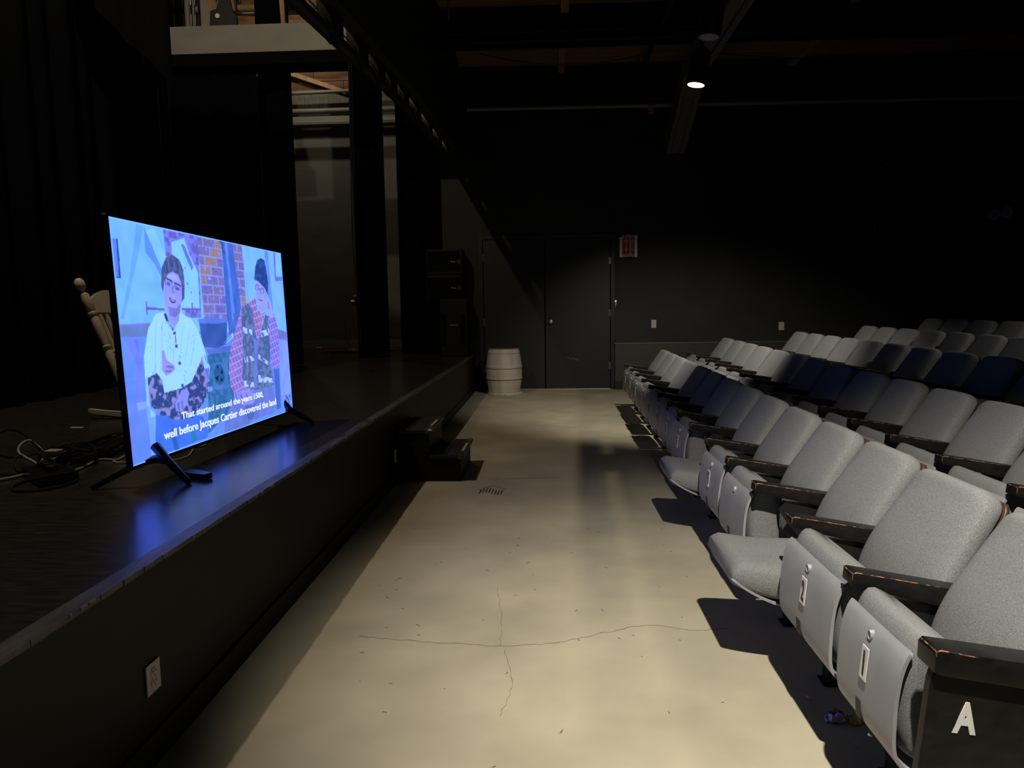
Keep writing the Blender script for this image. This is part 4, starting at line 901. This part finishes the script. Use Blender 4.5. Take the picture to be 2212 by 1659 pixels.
# litter on the floor
wr = tag(empty('candy_wrapper', (.918, 2.159, 0)), 'crumpled blue and yellow sweet wrapper on the floor below the seats', 'litter')
rw = random.Random(4)
for nm, mt, ox, oy, sx in (('blue_foil', 'foil_blue', -.012, 0, .030), ('yellow_foil', 'foil_yellow', .035, -.01, .03), ('red_foil', 'foil_red', -.005, .022, .022), ('blue_foil', 'foil_blue', -.035, -.008, .022)):
    bm = bmesh.new(); bmesh.ops.create_icosphere(bm, subdivisions=2, radius=1)
    for v in bm.verts: v.co = Vector((v.co.x*sx*rw.uniform(.5, 1.2)+ox, v.co.y*sx*.9*rw.uniform(.5, 1.2)+oy, max(.001, (v.co.z*.5+.5)*.022*rw.uniform(.3, 1.2))))
    MB().bm(bm).build(nm, M[mt], wr)
def crumb(nm, label, x, y, sx, sy, sz):
    bm = bmesh.new(); bmesh.ops.create_icosphere(bm, subdivisions=1, radius=1); rr_ = random.Random(int(x*1000))
    for v in bm.verts: v.co = Vector((x+v.co.x*sx*rr_.uniform(.6, 1.1), y+v.co.y*sy*rr_.uniform(.6, 1.1), .0008+(v.co.z*.5+.5)*sz))
    tag(MB().bm(bm).build(nm, M['paper']), label, 'litter')
crumb('paper_crumb', 'pale paper crumb on the floor near the second seat leg', .86, 2.275, .011, .012, .014)
crumb('paper_scrap', 'tiny white paper scrap on the floor under the first seat', .909, 2.03, .006, .014, .003)
crumb('gravel_speck', 'dark little crumb on the open floor near the stage', -.62, 2.55, .004, .005, .003)

# ------------------------------------------------------------------ theatre chairs
def loft(rings, cap=True):
    """rings of equal length -> closed skin"""
    n = len(rings[0]); mb = MB(); vs = [p for r in rings for p in r]; fs = []
    for i in range(len(rings)-1):
        for k in range(n): fs.append((i*n+k, i*n+(k+1) % n, (i+1)*n+(k+1) % n, (i+1)*n+k))
    fs.append(tuple(range(n))); fs.append(tuple(range((len(rings)-1)*n, len(rings)*n)))
    return mb.add(vs, fs)
def cushion(center, hw, ht, e=4.0, n=28, ends=(.5, .5), crown=0):
    """center: [(x, z)] spine; hw, ht: half width / half thickness per spine point; rounded-rectangle rings"""
    rings = []; m = len(center)
    for i, (x, z) in enumerate(center):
        a = Vector(center[max(i-1, 0)]); b_ = Vector(center[min(i+1, m-1)]); t = (b_-a).normalized(); nx, nz = -t.y, t.x
        w = hw[i]; h = ht[i]; ring = []
        for k in range(n):
            an = 2*math.pi*k/n; c, s = math.cos(an), math.sin(an)
            yy = w*math.copysign(abs(c)**(2/e), c); hh = h*math.copysign(abs(s)**(2/e), s)
            cr = crown*(1-(abs(yy)/max(w, 1e-6))**2)*(1 if s > 0 else 0)
            ring.append((x+nx*(hh+cr), yy, z+nz*(hh+cr)))
        rings.append(ring)
    return loft(rings)
def spine(pts, n=14):
    P = smooth_path([(p[0], p[1], 0) for p in pts], max(1, n//(len(pts)-1))); return [(p.x, p.y) for p in P]
# origin: floor under the arm tips, seat centre; +x towards the back of the chair, y across, z up
HB = .226
def taper(m, full, r0, r1, k=.5):
    out = []
    for i in range(m):
        t = i/(m-1); a = min(t/r0, 1) if r0 else 1; c = min((1-t)/r1, 1) if r1 else 1
        out.append(full*(k+(1-k)*math.sqrt(max(0, 1-(1-a)**2)))*(k+(1-k)*math.sqrt(max(0, 1-(1-c)**2))))
    return out
bsp = spine([(.235, .33), (.255, .45), (.290, .56), (.350, .66), (.410, .755), (.432, .800)], 25)
mB = len(bsp)
bw = [HB*(1-.22*max(0, (i/(mB-1)-.30))/.70)*(1-.24*max(0, (i/(mB-1)-.80)/.20)**2.2) for i in range(mB)]
bt = taper(mB, .038, .10, .16, .25)
mesh_back = cushion(bsp, bw, bt, 4.5, 32, crown=.010).mesh('backrest', M['fabric'], smooth=70)
ssp = [(x+.036, z-.012) for x, z in bsp[:-2]]
mesh_shell = cushion(ssp, [w*.985 for w in bw[:-2]], [.010]*(mB-2), 5, 24).mesh('back_shell', M['shell'], smooth=60)
fsp = spine([(.075, .325), (.066, .40), (.066, .48), (.076, .55), (.092, .590)], 16)
mesh_fold = cushion(fsp, [.207]*len(fsp), taper(len(fsp), .070, .3, .35, .5), 5, 28).mesh('seat_cushion', M['fabric'], smooth=70)
dsp = spine([(.17, .362), (.07, .368), (-.03, .380), (-.11, .400), (-.160, .416)], 16)
dth = [.074-.030*(i/(len(dsp)-1))**1.3 for i in range(len(dsp))]; dth[-1] = .020; dth[-2] = .034; dth[0] = .05
mesh_down = cushion(dsp, [.218*(1-.05*(i/(len(dsp)-1))**6) for i in range(len(dsp))], dth, 4.5, 28, crown=-.006).mesh('seat_cushion', M['fabric'], smooth=70)
def sheet(prof, hw, th_, rows=1):
    """curved sheet: prof = [(x, z)], thickness th_"""
    outer = [Vector((p[0], p[1])) for p in prof]; m = len(outer); inn = []
    for i in range(m):
        t = (outer[min(i+1, m-1)]-outer[max(i-1, 0)]).normalized(); inn.append(outer[i]+Vector((t.y, -t.x))*th_)
    pts = [tuple(p) for p in outer]+[tuple(p) for p in inn[::-1]]
    mb = MB(); W = [hw if 0 < i < m-1 else hw-.006 for i in range(m)]; vs = []; n = len(pts)
    for s in (-1, 1):
        for i, p in enumerate(pts):
            j = i if i < m else n-1-i; vs.append((p[0], s*W[j], p[1]))
    fs = []
    for i in range(n): fs.append((i, (i+1) % n, n+(i+1) % n, n+i))
    for s in (0, n):
        for i in range(m-1): fs.append((s+i, s+i+1, s+n-2-i, s+n-1-i))
    return mb.add(vs, fs)
fpan = spine([(.060, .283), (.015, .300), (-.018, .340), (-.022, .42), (-.015, .50), (-.002, .548), (.012, .572)], 30)
mesh_pan = sheet(fpan, .208, .009).mesh('seat_pan', M['pan'], smooth=60)
dpan = spine([(.15, .284), (.06, .292), (-.03, .316), (-.11, .356), (-.165, .396)], 20)
mesh_pan_d = sheet(dpan, .214, .007).mesh('seat_pan', M['pan'], smooth=60)
mesh_notch = MB().prism([(-.021, .330), (-.0235, .375), (.012, .375), (.012, .298)], 'y', -.018, .018).mesh('hinge_slot', M['slot'])
mesh_button = MB().lathe([(0, -.0095), (.0085, -.0095), (.0095, -.0115), (.012, -.0115), (.013, -.009), (.013, .004)], (0, .0, .541), 18, 'x').mesh('button', M['pan'], smooth=True)
mesh_plate = MB().prism([(-.0235, .435), (-.0255, .435), (-.0185, .513), (-.0165, .513)], 'y', -.0185, .0185).mesh('number_plate', M['white'])
arm_prof = [(0, .597), (.004, .629), (.012, .631), (.30, .583), (.30, .534), (.24, .541), (.10, .573)]
mesh_arm = MB().prism(arm_prof, 'y', -.030, .030, 0, .004).mesh('armrest', M['arm'], smooth=30)
mesh_edge = MB().tube([(.0035, -.027, .600), (.003, -.0285, .627), (.012, -.0285, .630), (.17, -.0285, .6037), (.26, -.0285, .5885)], [.0014, .002, .0018, .0013, .0006], 6).tube([(.003, -.028, .628), (.003, .028, .628)], .0016, 6).mesh('worn_edge', M['worn'], smooth=True)
leg_prof = [(.12, .555), (.30, .53), (.33, .42), (.22, .30), (.205, .080), (.135, .080), (.15, .28), (.17, .42), (.10, .52)]
mesh_leg = MB().prism(leg_prof, 'y', -.015, .015, 0, .002).box(.135, .205, -.026, .026, .070, .27).box(.120, .225, -.032, .032, 0.066, .071).mesh('leg', M['black'])
mesh_brace = MB().box(.14, .18, -.21, .21, .285, .30).mesh('cross_bar', M['black'])
end_prof = [(-.035, .20), (.0, .56), (.01, .597), (.32, .55), (.46, .50), (.46, .0), (-.01, .0), (-.045, .05)]
mesh_end = MB().prism(end_prof, 'y', -.022, .0, 0, .003).mesh('end_panel', M['arm'])
mesh_endarm = MB().prism([(0, .585), (0, .622), (.010, .631), (.36, .585), (.36, .53), (.02, .578)], 'y', -.034, .034, 0, .004).mesh('armrest', M['arm'], smooth=30)
KS = 1.052; DROP = .0643
for me_ in (mesh_back, mesh_shell, mesh_fold, mesh_down, mesh_pan, mesh_pan_d, mesh_notch, mesh_button, mesh_plate, mesh_arm, mesh_edge, mesh_leg, mesh_brace, mesh_end, mesh_endarm):
    for v in me_.vertices: v.co.z = max(v.co.z-DROP, .001+(.009 if v.co.z > .0641+.05 else 0)) if me_ in (mesh_leg, mesh_end) else v.co.z-DROP
NUM = {}
def numeral(n):
    if n not in NUM: NUM[n] = fit(text_mesh(str(n), .07, .0004, .0016), .010 if n == 1 else (.023 if n < 10 else .029), .062, M['numeral'])
    return NUM[n]
def chair(x, y, z, sy, sx, label, group, down=False, number=None, end_arm=False, panel=None, detail=True, row=0):
    o = empty('theatre_chair', (x, y, z)); tag(o, label, 'chair', group)
    w = sy/.5; ws = w*(.86 if panel else 1); yo1 = .018 if panel else 0; o.location = (x*KS, y*KS, z); o.scale = (sx*KS, KS, KS)
    def part(name, me_, parent=o, sc=True, yo=0):
        p = link(name, me_, parent); p.scale = (1, w if sc else 1, 1); p.location = (0, yo, 0); return p
    part('backrest', mesh_back); part('back_shell', mesh_shell)
    sc_ = part('seat_cushion', mesh_down if down else mesh_fold, yo=yo1); sc_.scale.y = ws
    pan = part('seat_pan', mesh_pan_d if down else mesh_pan, yo=yo1); pan.scale.y = ws
    if not down:
        q = link('hinge_slot', mesh_notch, pan); q.location = (0, .03, 0)
        q = link('button', mesh_button, pan)
        if number:
            q = link('number_plate', mesh_plate, pan); q.scale = (1, 1/w, 1)
            q = link('numeral', numeral(number), pan)
            q.matrix_local = Matrix(((0, .092, -1, -.0232), (-1/w, 0, 0, 0), (0, 1, 0, .474-DROP), (0, 0, 0, 1)))
    part('cross_bar', mesh_brace)
    if panel:
        part('end_panel', mesh_end, sc=False, yo=-sy/2)
        pa = part('armrest', mesh_endarm, sc=False, yo=-sy/2); part('worn_edge', mesh_edge, pa, False).location = (0, -.004, 0)
        t = link('row_letter', fit(text_mesh(panel, .08, .0006, .0035), .052, .066, M['letter']), o)
        basis(t, (1, 0, -.10), (.10, 0, 1), (.078, -sy/2-.023, .487-DROP))
    else:
        a = part('armrest', mesh_arm, sc=False, yo=-sy/2); part('worn_edge', mesh_edge, a, False)
        part('leg', mesh_leg, sc=False, yo=-sy/2)
    if end_arm:
        a = part('armrest', mesh_arm, sc=False, yo=sy/2); part('worn_edge', mesh_edge, a, False)
        part('leg', mesh_leg, sc=False, yo=sy/2)
    return o
ORD = ['first', 'second', 'third', 'fourth', 'fifth', 'sixth', 'seventh', 'eighth', 'ninth', 'tenth', 'eleventh', 'twelfth', 'thirteenth', 'fourteenth', 'fifteenth']
ROWS = [
 ('front', 0.0, 0.0, [1.385, 1.79, 2.27, 2.71, 3.17, 3.65, 4.13, 4.62, 5.11, 5.63, 6.2, 6.78, 7.37, 7.97, 8.57]),
 ('second', .8, .055, [1.95, 2.45, 2.93, 3.39, 3.85, 4.3, 4.8, 5.3, 5.8, 6.27, 6.77, 7.3, 7.8, 8.35, 8.95]),
 ('third', 1.6, .148, [2.4, 2.9, 3.4, 3.87, 4.33, 4.82, 5.3, 5.77, 6.27, 6.74, 7.22, 7.7, 8.2, 8.72]),
 ('fourth', 2.4, .22, [3.9, 4.4, 4.9, 5.39, 5.86, 6.33, 6.80, 7.30, 7.80, 8.27, 8.75]),
 ('fifth', 3.2, .305, [4.9, 5.4, 5.85, 6.35, 6.85, 7.37, 7.9, 8.4, 8.9]),
]
for ri, (rn, s, dz, ys_) in enumerate(ROWS):
    n = len(ys_)-1
    for i in range(n):
        yc = (ys_[i]+ys_[i+1])/2; sy = ys_[i+1]-ys_[i]
        x = .755+.028*(yc-1.8)+s; down = ri == 0 and i in (2, 5)
        far = ORD[n-1-i]
        if ri == 0:
            lab = 'grey tip-up chair, %s from panel A in the front row, seat %s' % (ORD[i], 'down' if down else 'up')
            if i == 0: lab = 'grey tip-up chair numbered 1 with the black end panel lettered A'
            if i == 1: lab = 'grey tip-up chair numbered 2 in the front row'
            if i == 3: lab = 'grey front-row chair without a number plate, between the folded-down seat and seat 5'
        else:
            lab = 'grey tip-up chair, %s from the far wall in the %s row' % (far, rn)
        num = None if (ri == 0 and i == 3) else (i+1 if ri == 0 else i+3)
        chair(x, yc, (dz+TS[ri]*(yc*KS-3)+.0008) if ri else 0.0, sy-.0, {0: .90, 1: .95}.get(i, 1) if ri == 0 and i < 2 else 1+.010*max(0, yc-3), lab, '%s row of chairs' % rn, down, num, i == n-1, 'A' if (ri == 0 and i == 0) else None)
